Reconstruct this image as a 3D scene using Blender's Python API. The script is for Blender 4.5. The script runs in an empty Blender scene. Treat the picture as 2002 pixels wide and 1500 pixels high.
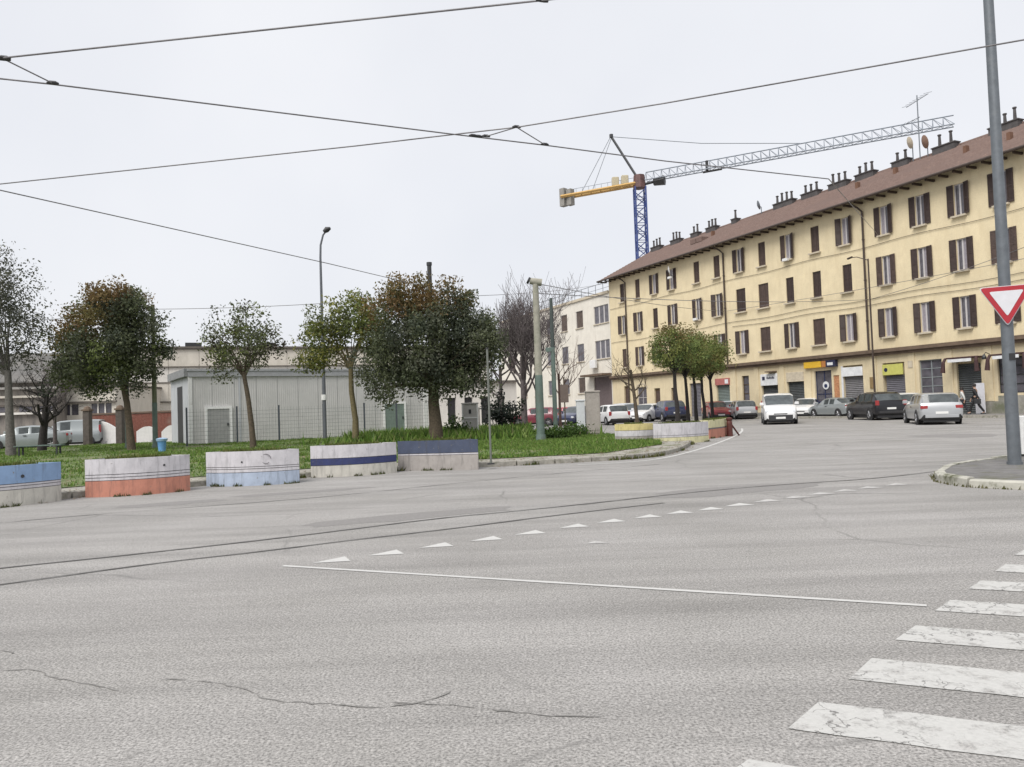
import bpy, math, random
import numpy as np
from mathutils import Vector, Matrix
rnd = random.Random(7)
nrg = np.random.default_rng(7)
SC = bpy.context.scene
COL = SC.collection
R = math.radians

# ---------------------------------------------------------------- camera
FPX = 1500.0                      # focal length in units of a 2002 x 1500 picture
CAM_Z = 1.4
ROLL = math.atan(0.035)
PITCH = math.atan(50.7 * math.cos(ROLL) / FPX)
FWD = Vector((0, math.cos(PITCH), math.sin(PITCH)))
U0 = Vector((0, -math.sin(PITCH), math.cos(PITCH)))
RGT = math.cos(ROLL) * Vector((1, 0, 0)) - math.sin(ROLL) * U0
UPV = math.sin(ROLL) * Vector((1, 0, 0)) + math.cos(ROLL) * U0
CAM = Vector((0, 0, CAM_Z))
cd = bpy.data.cameras.new('camera')
cd.sensor_width = 36.0
cd.lens = 36.0 * FPX / 2002.0
cd.clip_start = 0.05
cd.clip_end = 3000
cam = bpy.data.objects.new('camera', cd)
COL.objects.link(cam)
m3 = Matrix((RGT, UPV, -FWD)).transposed()
cam.matrix_world = Matrix.Translation(CAM) @ m3.to_4x4()
SC.camera = cam

# ---------------------------------------------------------------- sky and sun (pale overcast)
SUN_EL, SUN_AZ = R(52), R(215)     # azimuth clockwise from +Y: behind the camera, to the left
w = bpy.data.worlds.new('World')
SC.world = w
w.use_nodes = True
nt = w.node_tree
nt.nodes.clear()
sky = nt.nodes.new('ShaderNodeTexSky')
sky.sky_type = 'NISHITA'
sky.sun_disc = False
sky.sun_elevation = SUN_EL
sky.sun_rotation = SUN_AZ
sky.air_density = 1.0
sky.dust_density = 4.0
tc = nt.nodes.new('ShaderNodeTexCoord')
cn = nt.nodes.new('ShaderNodeTexNoise')
cn.inputs['Scale'].default_value = 2.2
cn.inputs['Detail'].default_value = 4
cn.inputs['Roughness'].default_value = 0.5
nt.links.new(tc.outputs['Generated'], cn.inputs['Vector'])
cr = nt.nodes.new('ShaderNodeValToRGB')
cr.color_ramp.elements[0].position = 0.32
cr.color_ramp.elements[0].color = (3.86, 3.93, 4.14, 1)
cr.color_ramp.elements[1].position = 0.70
cr.color_ramp.elements[1].color = (4.30, 4.33, 4.46, 1)
nt.links.new(cn.outputs['Fac'], cr.inputs['Fac'])
mx = nt.nodes.new('ShaderNodeMix')
mx.data_type = 'RGBA'
mx.inputs[0].default_value = 0.93
nt.links.new(sky.outputs['Color'], mx.inputs[6])
nt.links.new(cr.outputs['Color'], mx.inputs[7])
bg = nt.nodes.new('ShaderNodeBackground')
bg.inputs['Strength'].default_value = 0.1
out = nt.nodes.new('ShaderNodeOutputWorld')
nt.links.new(mx.outputs[2], bg.inputs['Color'])
nt.links.new(bg.outputs['Background'], out.inputs['Surface'])
sl = bpy.data.lights.new('sun', 'SUN')
sl.energy = 1.5
sl.angle = R(35)
sl.color = (1.0, 0.97, 0.93)
sun = bpy.data.objects.new('sun', sl)
COL.objects.link(sun)
sd = Vector((math.sin(SUN_AZ) * math.cos(SUN_EL), math.cos(SUN_AZ) * math.cos(SUN_EL), math.sin(SUN_EL)))
sun.rotation_euler = sd.to_track_quat('Z', 'Y').to_euler()
sun.location = sd * 60
vs = SC.view_settings
vs.view_transform = 'Standard'
vs.look = 'None'
vs.exposure = 1.12
vs.gamma = 1.0
vs.use_curve_mapping = False

# ---------------------------------------------------------------- placing helpers
def ray(u, v):
    return FWD + RGT * ((u - 1001) / FPX) + UPV * ((750 - v) / FPX)
def G(u, v, z=0.0):               # point of the level z that lies on a line of sight
    d = ray(u, v)
    return CAM + d * ((z - CAM_Z) / d.z)
def D(u, v, y):                   # point at distance y ahead
    d = ray(u, v)
    return CAM + d * (y / d.y)
def at(u, y, z=0.0):              # spot on the ground below a line of sight, y metres ahead
    p = D(u, 800, y)
    for _ in range(4):
        # follow the vertical through the picture (the camera is rolled a little)
        q = Vector((p.x, p.y, z)) - CAM
        pu = 1001 + FPX * q.dot(RGT) / q.dot(FWD)
        p.x += (u - pu) / FPX * y
    return Vector((p.x, y, z))

# ---------------------------------------------------------------- mesh helpers
class MB:
    def __init__(s):
        s.v = []; s.f = []
    def quad(s, a, b, c, d):
        n = len(s.v); s.v += [tuple(a), tuple(b), tuple(c), tuple(d)]; s.f.append((n, n+1, n+2, n+3)); return s
    def tri(s, a, b, c):
        n = len(s.v); s.v += [tuple(a), tuple(b), tuple(c)]; s.f.append((n, n+1, n+2)); return s
    def box(s, x0, x1, y0, y1, z0, z1, b=0.0):
        if x1 < x0: x0, x1 = x1, x0
        if y1 < y0: y0, y1 = y1, y0
        if z1 < z0: z0, z1 = z1, z0
        n = len(s.v)
        if b <= 0:
            s.v += [(x0,y0,z0),(x1,y0,z0),(x1,y1,z0),(x0,y1,z0),(x0,y0,z1),(x1,y0,z1),(x1,y1,z1),(x0,y1,z1)]
            s.f += [tuple(n+i for i in q) for q in ((3,2,1,0),(4,5,6,7),(0,1,5,4),(1,2,6,5),(2,3,7,6),(3,0,4,7))]
        else:                       # chamfered vertical edges and top
            def ring(e, z):
                return [(x0+e,y0,z),(x1-e,y0,z),(x1,y0+e,z),(x1,y1-e,z),(x1-e,y1,z),(x0+e,y1,z),(x0,y1-e,z),(x0,y0+e,z)]
            def ring2(z):
                e = b
                return [(x0+1.6*e,y0+e,z),(x1-1.6*e,y0+e,z),(x1-e,y0+1.6*e,z),(x1-e,y1-1.6*e,z),(x1-1.6*e,y1-e,z),(x0+1.6*e,y1-e,z),(x0+e,y1-1.6*e,z),(x0+e,y0+1.6*e,z)]
            s.v += ring(b, z0) + ring(b, z1-b) + ring2(z1)
            for k in range(2):
                for i in range(8):
                    j = (i+1) % 8
                    s.f.append((n+k*8+i, n+k*8+j, n+k*8+8+j, n+k*8+8+i))
            s.f.append(tuple(n+16+i for i in range(8)))
            s.f.append(tuple(n+7-i for i in range(8)))
        return s
    def tube(s, pts, rad, n=8, cap=True):
        pts = [Vector(p) for p in pts]
        if not hasattr(rad, '__len__'): rad = [rad] * len(pts)
        base = len(s.v)
        prev = None
        for i, p in enumerate(pts):
            t = (pts[min(i+1, len(pts)-1)] - pts[max(i-1, 0)])
            if t.length < 1e-9: t = Vector((0,0,1))
            t.normalize()
            if prev is None:
                a = t.cross(Vector((0,0,1)))
                if a.length < 0.05: a = t.cross(Vector((1,0,0)))
            else:
                a = prev - t * prev.dot(t)
            a.normalize(); prev = a
            b = t.cross(a)
            for k in range(n):
                an = 2*math.pi*k/n
                q = p + (a*math.cos(an) + b*math.sin(an)) * rad[i]
                s.v.append(tuple(q))
        for i in range(len(pts)-1):
            for k in range(n):
                k2 = (k+1) % n
                s.f.append((base+i*n+k, base+i*n+k2, base+(i+1)*n+k2, base+(i+1)*n+k))
        if cap:
            s.f.append(tuple(base+n-1-k for k in range(n)))
            e = base+(len(pts)-1)*n
            s.f.append(tuple(e+k for k in range(n)))
        return s
    def prism(s, poly, z0, z1):      # plan polygon, counter-clockwise
        n = len(s.v); k = len(poly)
        s.v += [(p[0],p[1],z0) for p in poly] + [(p[0],p[1],z1) for p in poly]
        s.f.append(tuple(n+k+i for i in range(k)))
        s.f.append(tuple(n+k-1-i for i in range(k)))
        for i in range(k):
            j = (i+1) % k
            s.f.append((n+i, n+j, n+k+j, n+k+i))
        return s
    def disc(s, c, r, axis='y', n=20, h=0.02):
        ax = {'x':Vector((1,0,0)),'y':Vector((0,1,0)),'z':Vector((0,0,1))}[axis] if isinstance(axis, str) else axis.normalized()
        c = Vector(c)
        return s.tube([c-ax*h/2, c+ax*h/2], r, n)
    def lathe(s, prof, c=(0,0,0), n=12, axis='z'):
        base = len(s.v)
        for (r, h) in prof:
            for k in range(n):
                a = 2*math.pi*k/n
                if axis == 'z': s.v.append((c[0]+r*math.cos(a), c[1]+r*math.sin(a), c[2]+h))
                else: s.v.append((c[0]+r*math.cos(a), c[1]+h, c[2]+r*math.sin(a)))
        for i in range(len(prof)-1):
            for k in range(n):
                k2 = (k+1) % n
                q = (base+i*n+k, base+i*n+k2, base+(i+1)*n+k2, base+(i+1)*n+k)
                s.f.append(q if axis == 'z' else q[::-1])
        return s
    def mesh(s, name, smooth=None):
        me = bpy.data.meshes.new(name)
        me.from_pydata(s.v, [], s.f)
        me.update()
        if smooth is not None:
            me.shade_smooth()
            me.set_sharp_from_angle(angle=R(smooth))
        return me
    def build(s, name, mat, parent=None, loc=None, rz=0.0, smooth=None):
        return obj(name, s.mesh(name, smooth), mat, parent, loc, rz)

def obj(name, me, mat=None, parent=None, loc=None, rz=0.0):
    if mat is not None and len(me.materials) == 0: me.materials.append(mat)
    o = bpy.data.objects.new(name, me)
    COL.objects.link(o)
    if parent is not None: o.parent = parent
    if loc is not None: o.location = loc
    if rz: o.rotation_euler = (0, 0, rz)
    return o
def thing(name, label, cat, loc=(0,0,0), rz=0.0, group=None):
    o = bpy.data.objects.new(name, None)
    o.empty_display_size = 0.3
    COL.objects.link(o)
    o.location = loc
    o.rotation_euler = (0, 0, rz)
    return tag(o, label, cat, group)
def tag(o, label=None, cat=None, group=None, kind=None):
    if label: o['label'] = label
    if cat: o['category'] = cat
    if group: o['group'] = group
    if kind: o['kind'] = kind
    return o
def soup(name, V, Fc, tint, mat, parent=None):     # many small faces with a colour of their own
    me = bpy.data.meshes.new(name)
    V = np.asarray(V, dtype=np.float32); Fc = np.asarray(Fc, dtype=np.int32)
    k = Fc.shape[1]
    me.vertices.add(len(V)); me.vertices.foreach_set('co', V.ravel())
    me.loops.add(Fc.size); me.loops.foreach_set('vertex_index', Fc.ravel())
    me.polygons.add(len(Fc)); me.polygons.foreach_set('loop_start', np.arange(0, Fc.size, k, dtype=np.int32))
    me.update(calc_edges=True)
    if tint is not None:
        ca = me.color_attributes.new('tint', 'FLOAT_COLOR', 'POINT')
        t4 = np.ones((len(V), 4), dtype=np.float32); t4[:, :3] = tint
        ca.data.foreach_set('color', t4.ravel())
    return obj(name, me, mat, parent)

# ---------------------------------------------------------------- materials
def NM(name):
    m = bpy.data.materials.new(name)
    m.use_nodes = True
    t = m.node_tree
    return m, t, t.nodes['Principled BSDF']
def lin(r, g, b):
    f = lambda c: (c/255/12.92) if c/255 <= 0.04045 else ((c/255+0.055)/1.055)**2.4
    return (f(r), f(g), f(b))
def noise(t, scale, detail=4, rough=0.55, vec=None, coord='Object', stretch=None):
    n = t.nodes.new('ShaderNodeTexNoise')
    n.inputs['Scale'].default_value = scale
    n.inputs['Detail'].default_value = detail
    n.inputs['Roughness'].default_value = rough
    c = t.nodes.new('ShaderNodeTexCoord')
    src = c.outputs[coord]
    if stretch:
        mp = t.nodes.new('ShaderNodeMapping')
        mp.inputs['Scale'].default_value = stretch[:3]
        if len(stretch) > 3: mp.inputs['Rotation'].default_value = (0, 0, stretch[3])
        t.links.new(src, mp.inputs['Vector']); src = mp.outputs['Vector']
    t.links.new(src, n.inputs['Vector'])
    return n.outputs['Fac']
def ramp(t, src, p0, p1, c0=(0,0,0), c1=(1,1,1), interp='LINEAR'):
    r = t.nodes.new('ShaderNodeValToRGB')
    r.color_ramp.interpolation = interp
    r.color_ramp.elements[0].position = p0; r.color_ramp.elements[0].color = (*c0, 1)
    r.color_ramp.elements[1].position = p1; r.color_ramp.elements[1].color = (*c1, 1)
    t.links.new(src, r.inputs['Fac'])
    return r.outputs['Color']
def mixc(t, fac, a, b, mode='MIX'):
    m = t.nodes.new('ShaderNodeMix'); m.data_type = 'RGBA'; m.blend_type = mode
    for i, x in ((0, fac), (6, a), (7, b)):
        if isinstance(x, (int, float)): m.inputs[i].default_value = x
        elif isinstance(x, tuple): m.inputs[i].default_value = (*x[:3], 1)
        else: t.links.new(x, m.inputs[i])
    return m.outputs[2]
def bump(t, b, h, strength=0.3, dist=0.02):
    n = t.nodes.new('ShaderNodeBump')
    n.inputs['Strength'].default_value = strength
    n.inputs['Distance'].default_value = dist
    t.links.new(h, n.inputs['Height'])
    t.links.new(n.outputs['Normal'], b.inputs['Normal'])
MATS = {}
def plain(name, col, rough=0.7, metal=0.0, var=0.12, scale=6.0, bmp=0.0, bscale=40.0, coat=0.0, dirt=None, coord='Object'):
    if name in MATS: return MATS[name]
    m, t, b = NM(name)
    n = noise(t, scale, 5, 0.6, coord=coord)
    dk = tuple(c*(1-var) for c in col); lt = tuple(min(1, c*(1+var)) for c in col)
    c = ramp(t, n, 0.3, 0.7, dk, lt)
    if dirt:
        d = noise(t, dirt[1], 6, 0.7, coord=coord)
        f = ramp(t, d, dirt[2], dirt[3])
        c = mixc(t, f, c, dirt[0])
    t.links.new(c, b.inputs['Base Color'])
    b.inputs['Roughness'].default_value = rough
    b.inputs['Metallic'].default_value = metal
    if coat: b.inputs['Coat Weight'].default_value = coat; b.inputs['Coat Roughness'].default_value = 0.08
    if bmp: bump(t, b, noise(t, bscale, 3), bmp)
    MATS[name] = m
    return m
def glass_mat(name, col, rough=0.08):
    if name in MATS: return MATS[name]
    m, t, b = NM(name)
    n = noise(t, 3.0, 3)
    t.links.new(ramp(t, n, 0.3, 0.7, tuple(c*0.7 for c in col), tuple(c*1.3 for c in col)), b.inputs['Base Color'])
    b.inputs['Roughness'].default_value = rough
    b.inputs['Specular IOR Level'].default_value = 0.42
    MATS[name] = m
    return m
def leaf_mat(name, trans=0.25):
    m = bpy.data.materials.new(name); m.use_nodes = True
    t = m.node_tree; t.nodes.clear()
    a = t.nodes.new('ShaderNodeAttribute'); a.attribute_name = 'tint'
    d = t.nodes.new('ShaderNodeBsdfPrincipled'); d.inputs['Roughness'].default_value = 0.6
    d.inputs['Specular IOR Level'].default_value = 0.25
    tr = t.nodes.new('ShaderNodeBsdfTranslucent')
    ms = t.nodes.new('ShaderNodeMixShader'); ms.inputs[0].default_value = trans
    o = t.nodes.new('ShaderNodeOutputMaterial')
    t.links.new(a.outputs['Color'], d.inputs['Base Color'])
    t.links.new(a.outputs['Color'], tr.inputs['Color'])
    t.links.new(d.outputs[0], ms.inputs[1]); t.links.new(tr.outputs[0], ms.inputs[2])
    t.links.new(ms.outputs[0], o.inputs['Surface'])
    return m

ASPH = (0.314, 0.303, 0.289)
def asphalt_colour(t):
    fine = noise(t, 70, 3, 0.7)
    mid = noise(t, 22, 4, 0.6)
    big = noise(t, 0.35, 5, 0.6)
    streak = noise(t, 0.8, 5, 0.6, stretch=(0.25, 2.2, 1, R(-25)))
    c = ramp(t, fine, 0.32, 0.66, tuple(x*0.42 for x in ASPH), tuple(x*1.42 for x in ASPH))
    c = mixc(t, 1.0, c, ramp(t, mid, 0.3, 0.7, (0.86,)*3, (1.1,)*3), 'MULTIPLY')
    c = mixc(t, 1.0, c, ramp(t, big, 0.3, 0.7, (0.86, 0.86, 0.85), (1.09, 1.09, 1.10)), 'MULTIPLY')
    c = mixc(t, 1.0, c, ramp(t, streak, 0.34, 0.60, (0.83,)*3, (1.06,)*3), 'MULTIPLY')
    c = mixc(t, ramp(t, noise(t, 2.6, 6, 0.7), 0.64, 0.74), c, tuple(x*0.62 for x in ASPH))
    return c, fine
def crack_mask(t, scale, width, warp=0.5, mask=None):
    co = t.nodes.new('ShaderNodeTexCoord')
    nn = t.nodes.new('ShaderNodeTexNoise'); nn.inputs['Scale'].default_value = scale*1.7; nn.inputs['Detail'].default_value = 5
    t.links.new(co.outputs['Object'], nn.inputs['Vector'])
    add = t.nodes.new('ShaderNodeMix'); add.data_type = 'RGBA'; add.blend_type = 'LINEAR_LIGHT'; add.inputs[0].default_value = warp
    t.links.new(co.outputs['Object'], add.inputs[6]); t.links.new(nn.outputs['Color'], add.inputs[7])
    vo = t.nodes.new('ShaderNodeTexVoronoi'); vo.feature = 'DISTANCE_TO_EDGE'; vo.inputs['Scale'].default_value = scale
    t.links.new(add.outputs[2], vo.inputs['Vector'])
    f = ramp(t, vo.outputs['Distance'], 0.0, width, (1,)*3, (0,)*3)
    if mask is not None: f = mixc(t, 1.0, f, mask, 'MULTIPLY')
    return f
def make_asphalt():
    m, t, b = NM('asphalt')
    c, fine = asphalt_colour(t)
    f = crack_mask(t, 0.22, 0.006, 0.6, ramp(t, noise(t, 0.3, 3), 0.48, 0.60))
    c = mixc(t, f, c, (0.17, 0.165, 0.158))
    f2 = crack_mask(t, 1.1, 0.010, 0.35, ramp(t, noise(t, 0.22, 3), 0.60, 0.70))
    c = mixc(t, f2, c, (0.17, 0.165, 0.158))
    t.links.new(c, b.inputs['Base Color'])
    b.inputs['Roughness'].default_value = 0.85
    b.inputs['Specular IOR Level'].default_value = 0.25
    bump(t, b, fine, 0.5, 0.01)
    return m
def make_paint(name, col, wear0, wear1, cracks=True):
    m, t, b = NM(name)
    a, fine = asphalt_colour(t)
    p = ramp(t, noise(t, 40, 4), 0.25, 0.75, tuple(x*0.86 for x in col), col)
    wear = ramp(t, noise(t, 7, 8, 0.75), wear0, wear1)
    c = mixc(t, wear, p, a)
    if cracks:
        f = crack_mask(t, 4.2, 0.034, 0.25, ramp(t, noise(t, 1.7, 3), 0.40, 0.52))
        c = mixc(t, f, c, (0.12, 0.115, 0.11))
    t.links.new(c, b.inputs['Base Color'])
    b.inputs['Roughness'].default_value = 0.75
    bump(t, b, fine, 0.35, 0.01)
    return m
M_asph = make_asphalt()
M_paint = make_paint('worn_road_paint', (0.50, 0.495, 0.475), 0.50, 0.66)
M_line = make_paint('road_line_paint', (0.53, 0.525, 0.507), 0.58, 0.74, False)
M_faint = make_paint('faint_road_paint', (0.50, 0.49, 0.475), 0.44, 0.64, False)
M_leaf = leaf_mat('leaf', 0.35)
M_grass = leaf_mat('grass_blade', 0.3)
M_concrete = plain('kerb_concrete', (0.30, 0.285, 0.25), 0.9, var=0.25, scale=9, bmp=0.3, dirt=((0.10, 0.10, 0.06), 3.0, 0.52, 0.72))
M_rubber = plain('tyre_rubber', (0.022, 0.022, 0.023), 0.8, var=0.2)
M_dark = plain('dark_plastic', (0.028, 0.028, 0.03), 0.55, var=0.2)
M_alu = plain('alloy', (0.42, 0.42, 0.43), 0.35, 0.8, var=0.15)
M_carglass = glass_mat('car_glass', (0.075, 0.085, 0.088), 0.05)
M_plate = plain('plate_white', (0.7, 0.7, 0.68), 0.5, var=0.04)
M_lampclear = plain('headlamp_clear', (0.62, 0.64, 0.66), 0.12, var=0.15, scale=30)
M_lampred = plain('tail_lamp_red', (0.30, 0.035, 0.035), 0.2, var=0.2, scale=30)
M_black = plain('black_steel', (0.03, 0.032, 0.035), 0.5, var=0.2)
M_galv = plain('galvanised_steel', (0.17, 0.19, 0.21), 0.45, 0.4, var=0.16, scale=12, dirt=((0.07, 0.075, 0.08), 6, 0.55, 0.75))
M_white = plain('white_paint', (0.68, 0.68, 0.67), 0.55, var=0.08, dirt=((0.35, 0.33, 0.29), 4, 0.58, 0.78))

# ---------------------------------------------------------------- the ground, the road and its markings
road = MB()
S = 900.0
# one sheet reaching the horizon, finer near the camera
road.quad((-S, -S, 0), (S, -S, 0), (S, S, 0), (-S, S, 0))
ROAD = road.build('road', M_asph)
tag(ROAD, kind='structure')

def ribbon(pts, wid, z, name, mat, parent=None, jit=0.0, taper=False):
    pts = [Vector((p[0], p[1], 0)) for p in pts]
    m = MB(); L = []
    for i, p in enumerate(pts):
        t = pts[min(i+1, len(pts)-1)] - pts[max(i-1, 0)]; t.normalize()
        n = Vector((-t.y, t.x, 0))
        wv = wid * (1 + rnd.uniform(-jit, jit)) * 0.5
        if taper and i in (0, len(pts)-1): wv *= 0.15
        L.append((p + n*wv, p - n*wv))
    for a, b in zip(L, L[1:]):
        m.quad((a[1].x, a[1].y, z), (b[1].x, b[1].y, z), (b[0].x, b[0].y, z), (a[0].x, a[0].y, z))
    return m.build(name, mat, parent)
def densify(pts, step=0.25, wob=0.0):
    out = []
    for a, b in zip(pts, pts[1:]):
        n = max(1, int((b-a).length/step))
        for k in range(n):
            p = a.lerp(b, k/n)
            out.append(Vector((p.x + rnd.uniform(-wob, wob), p.y + rnd.uniform(-wob, wob), 0)))
    out.append(pts[-1].copy())
    return out
def smooth_path(pts, it=2):
    for _ in range(it):
        q = [pts[0]]
        for a, b in zip(pts, pts[1:]):
            q += [a.lerp(b, 0.25), a.lerp(b, 0.75)]
        q.append(pts[-1]); pts = q
    return pts

# tram rails sunk in the asphalt: a dark groove with a thin worn steel head beside it
M_groove = plain('rail_groove', (0.075, 0.07, 0.066), 0.8, var=0.35, scale=3, dirt=((0.25, 0.244, 0.235), 0.9, 0.50, 0.60))
M_rail = plain('rail_head', (0.21, 0.20, 0.19), 0.55, 0.5, var=0.3, scale=2, dirt=((0.25, 0.24, 0.225), 1.5, 0.45, 0.55))
rail_px = [
    [(-60,1120),(0,1112),(150,1097),(400,1070),(640,1042),(850,1015),(1000,1001),(1130,988),(1280,971),(1420,957),(1560,946),(1720,936),(1880,916),(2020,898),(2100,888)],
    [(-60,1153),(20,1142),(300,1103),(500,1081),(700,1056),(900,1033),(1060,1012),(1160,1000),(1300,984)]]
for k, px in enumerate(rail_px):
    pts = smooth_path([G(*p) for p in px])
    g = ribbon(densify(pts, 0.15), 0.028 if k == 0 else 0.02, 0.004, 'tram_rail', M_groove, ROAD, 0.4)
    off = [Vector((p.x - 0.012, p.y + 0.042, 0)) for p in pts]
    ribbon(off, 0.035, 0.005, 'rail_head', M_rail, g)
# the second, fainter track further off
for px in ([(0,1023),(140,1010),(330,995),(620,974),(900,944),(1100,925),(1290,908)],):
    ribbon(densify(smooth_path([G(*p) for p in px]), 0.3, 0.02), 0.03, 0.004, 'road_joint', plain('joint_tar', (0.15, 0.145, 0.14), 0.9, var=0.3, scale=2), ROAD, 0.8)

# give-way teeth
M_tar = plain('crack_tar', (0.185, 0.178, 0.168), 0.95, var=0.3, scale=5)
teeth = [(655,1097),(760,1083),(858,1068),(955,1055),(1040,1043),(1125,1030),(1197,1020),(1268,1011),(1330,1003),(1390,996),(1447,988),(1503,980),(1558,973),(1607,966),(1655,960),(1702,954),(1755,948)]
tp = [G(*p) for p in teeth]
for i, p in enumerate(tp):
    a = tp[min(i+1, len(tp)-1)] - tp[max(i-1, 0)]; a.normalize()
    base = Vector((1, 0.12, 0)).normalized()
    w2 = 0.20 if i < 10 else 0.24
    q0 = p - base*w2 + Vector((0, -0.06, 0)); q1 = p + base*w2*0.8 + Vector((0, -0.06, 0)); q2 = p + base*0.05 + Vector((0, 0.20, 0))
    m = MB().tri((q0.x, q0.y, 0.004), (q1.x, q1.y, 0.004), (q2.x, q2.y, 0.004))
    m.build('give_way_tooth', M_line if i < 11 else M_faint, ROAD)
p = G(1165, 1061)
MB().tri((p.x-0.1, p.y-0.06, 0.004), (p.x+0.12, p.y-0.06, 0.004), (p.x, p.y+0.10, 0.004)).build('give_way_tooth', M_faint, ROAD)
# edge line in front of the crossing
a, b = G(553, 1107), G(1812, 1185)
ribbon(densify([a, b], 0.1), 0.055, 0.0045, 'edge_line', M_line, ROAD, 0.12)
# zebra crossing
sd_ = (G(2002, 1365) - G(1660, 1329)); sd_.z = 0; sd_.normalize()
stripes = [((1372,1548),(1464,1486)),((1540,1426),(1600,1374)),((1660,1329),(1704,1288)),((1750,1252),(1790,1224)),((1828,1195),(1858,1174)),((1893,1152),(1917,1136)),((1945,1118),(1966,1104)),((1983,1086),(2002,1076)),((2022,1060),(2040,1052)),((2060,1037),(2076,1030))]
for i, (lo, hi) in enumerate(stripes):
    p, q = G(*lo), G(*hi)
    L = 3.2
    n = 16
    m = MB()
    for k in range(n):
        f0, f1 = k/n, (k+1)/n
        j = lambda: rnd.uniform(-0.006, 0.006)
        if k == 0: e0, e1 = (p, q)
        a0, a1 = e0, e1
        b0 = p + sd_*L*f1 + Vector((j(), j(), 0)); b1 = q + sd_*L*f1 + Vector((j(), j(), 0))
        m.quad((a0.x,a0.y,0.004),(b0.x,b0.y,0.004),(b1.x,b1.y,0.004),(a1.x,a1.y,0.004))
        e0, e1 = b0, b1
    m.build('crossing_stripe', M_paint, ROAD)
# long cracks
for px in ([(0,1311),(75,1310),(95,1325),(180,1340),(235,1352)], [(310,1328),(420,1335),(480,1348),(520,1370),(640,1378),(775,1385),(870,1362),(880,1352)],
           [(0,1272),(18,1276),(30,1278)], [(760,1375),(900,1380),(1050,1400),(1180,1402)], [(1130,990),(1150,987),(1175,984)]):
    ribbon(densify(smooth_path([G(*p) for p in px], 1), 0.04, 0.010), 0.0065, 0.004, 'crack', M_tar, ROAD, 0.8, True)
# tar-sealed manhole-like spots and old patches
M_patch = plain('patch_asphalt', (0.215, 0.206, 0.198), 0.9, var=0.16, scale=25, bmp=0.4, bscale=90)
for (u, v, sx, sy) in ((1440, 958, 1.5, 0.5), (800, 1010, 1.6, 0.35), (1870, 852, 1.2, 1.4), (330, 985, 0.9, 0.3), (600, 962, 1.3, 0.25)):
    c = G(u, v); poly = []
    for k in range(18):
        an = 2*math.pi*k/18; rr = 1 + rnd.uniform(-0.18, 0.18)
        x, y = sx*rr*math.cos(an), sy*rr*math.sin(an)
        poly.append((c.x + x*0.92 - y*0.38, c.y + x*0.38 + y*0.92, 0.002))
    m = MB(); m.v = poly; m.f = [tuple(range(18))]
    m.build('asphalt_patch', M_patch, ROAD)

# ---------------------------------------------------------------- park side: kerb, pavement, lawn
KP = [G(*p) for p in [(-420,1045),(-300,1032),(0,994),(170,974),(400,953),(600,937),(780,923),(935,917),(1100,906),(1270,896),(1320,886),(1345,876),(1352,868)]]
for i_, p_ in enumerate(KP):
    if i_ < 8: p_.y += 0.42; p_.x -= 0.12
K = smooth_path(KP, 2)
def offset(pts, d):
    o = []
    for i, p in enumerate(pts):
        t = pts[min(i+1, len(pts)-1)] - pts[max(i-1, 0)]; t.normalize()
        o.append(Vector((p.x - t.y*d, p.y + t.x*d, 0)))
    return o
M_pave = plain('old_pavement', (0.30, 0.285, 0.25), 0.9, var=0.22, scale=2.2, bmp=0.3, dirt=((0.115, 0.13, 0.05), 1.3, 0.50, 0.64))
M_soil = plain('turf_soil', (0.105, 0.14, 0.045), 0.95, var=0.35, scale=1.6, bmp=0.5, dirt=((0.20, 0.165, 0.105), 0.55, 0.54, 0.64))
KI = offset(K, 0.16)
P2 = offset(K, 1.9)
pv = MB()
for i in range(len(K)-1):
    pv.quad((KI[i].x,KI[i].y,0.11),(KI[i+1].x,KI[i+1].y,0.11),(P2[i+1].x,P2[i+1].y,0.11),(P2[i].x,P2[i].y,0.11))
PAVE = tag(pv.build('pavement', M_pave), kind='structure')
# kerb stones, one by one
arc = [0.0]
for a, b in zip(K, K[1:]): arc.append(arc[-1] + (b-a).length)
def along(s):
    for i in range(len(K)-1):
        if arc[i+1] >= s:
            f = (s-arc[i])/max(1e-6, arc[i+1]-arc[i]); t = (K[i+1]-K[i]).normalized()
            return K[i].lerp(K[i+1], f), t
    return K[-1].copy(), (K[-1]-K[-2]).normalized()
s = 0.0
while s < arc[-1]-0.2:
    e = min(s + 0.97, arc[-1])
    (a, ta), (b, tb) = along(s+0.008), along(e-0.008)
    na, nb = Vector((-ta.y, ta.x, 0)), Vector((-tb.y, tb.x, 0))
    h = 0.125 + rnd.uniform(-0.012, 0.008); c = 0.015
    m = MB()
    prof = [(0.0,-0.02),(0.0,h-c),(c,h),(0.158,h),(0.158,-0.02)]
    va = [a + na*o + Vector((0,0,z)) for o, z in prof]; vb = [b + nb*o + Vector((0,0,z)) for o, z in prof]
    m.v = [tuple(x) for x in va+vb]
    for k in range(4): m.f.append((k+1, k, 5+k, 6+k))
    m.f += [(0,1,2,3,4), (9,8,7,6,5)]
    m.build('kerb_stone', M_concrete, PAVE)
    s += 0.99
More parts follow.
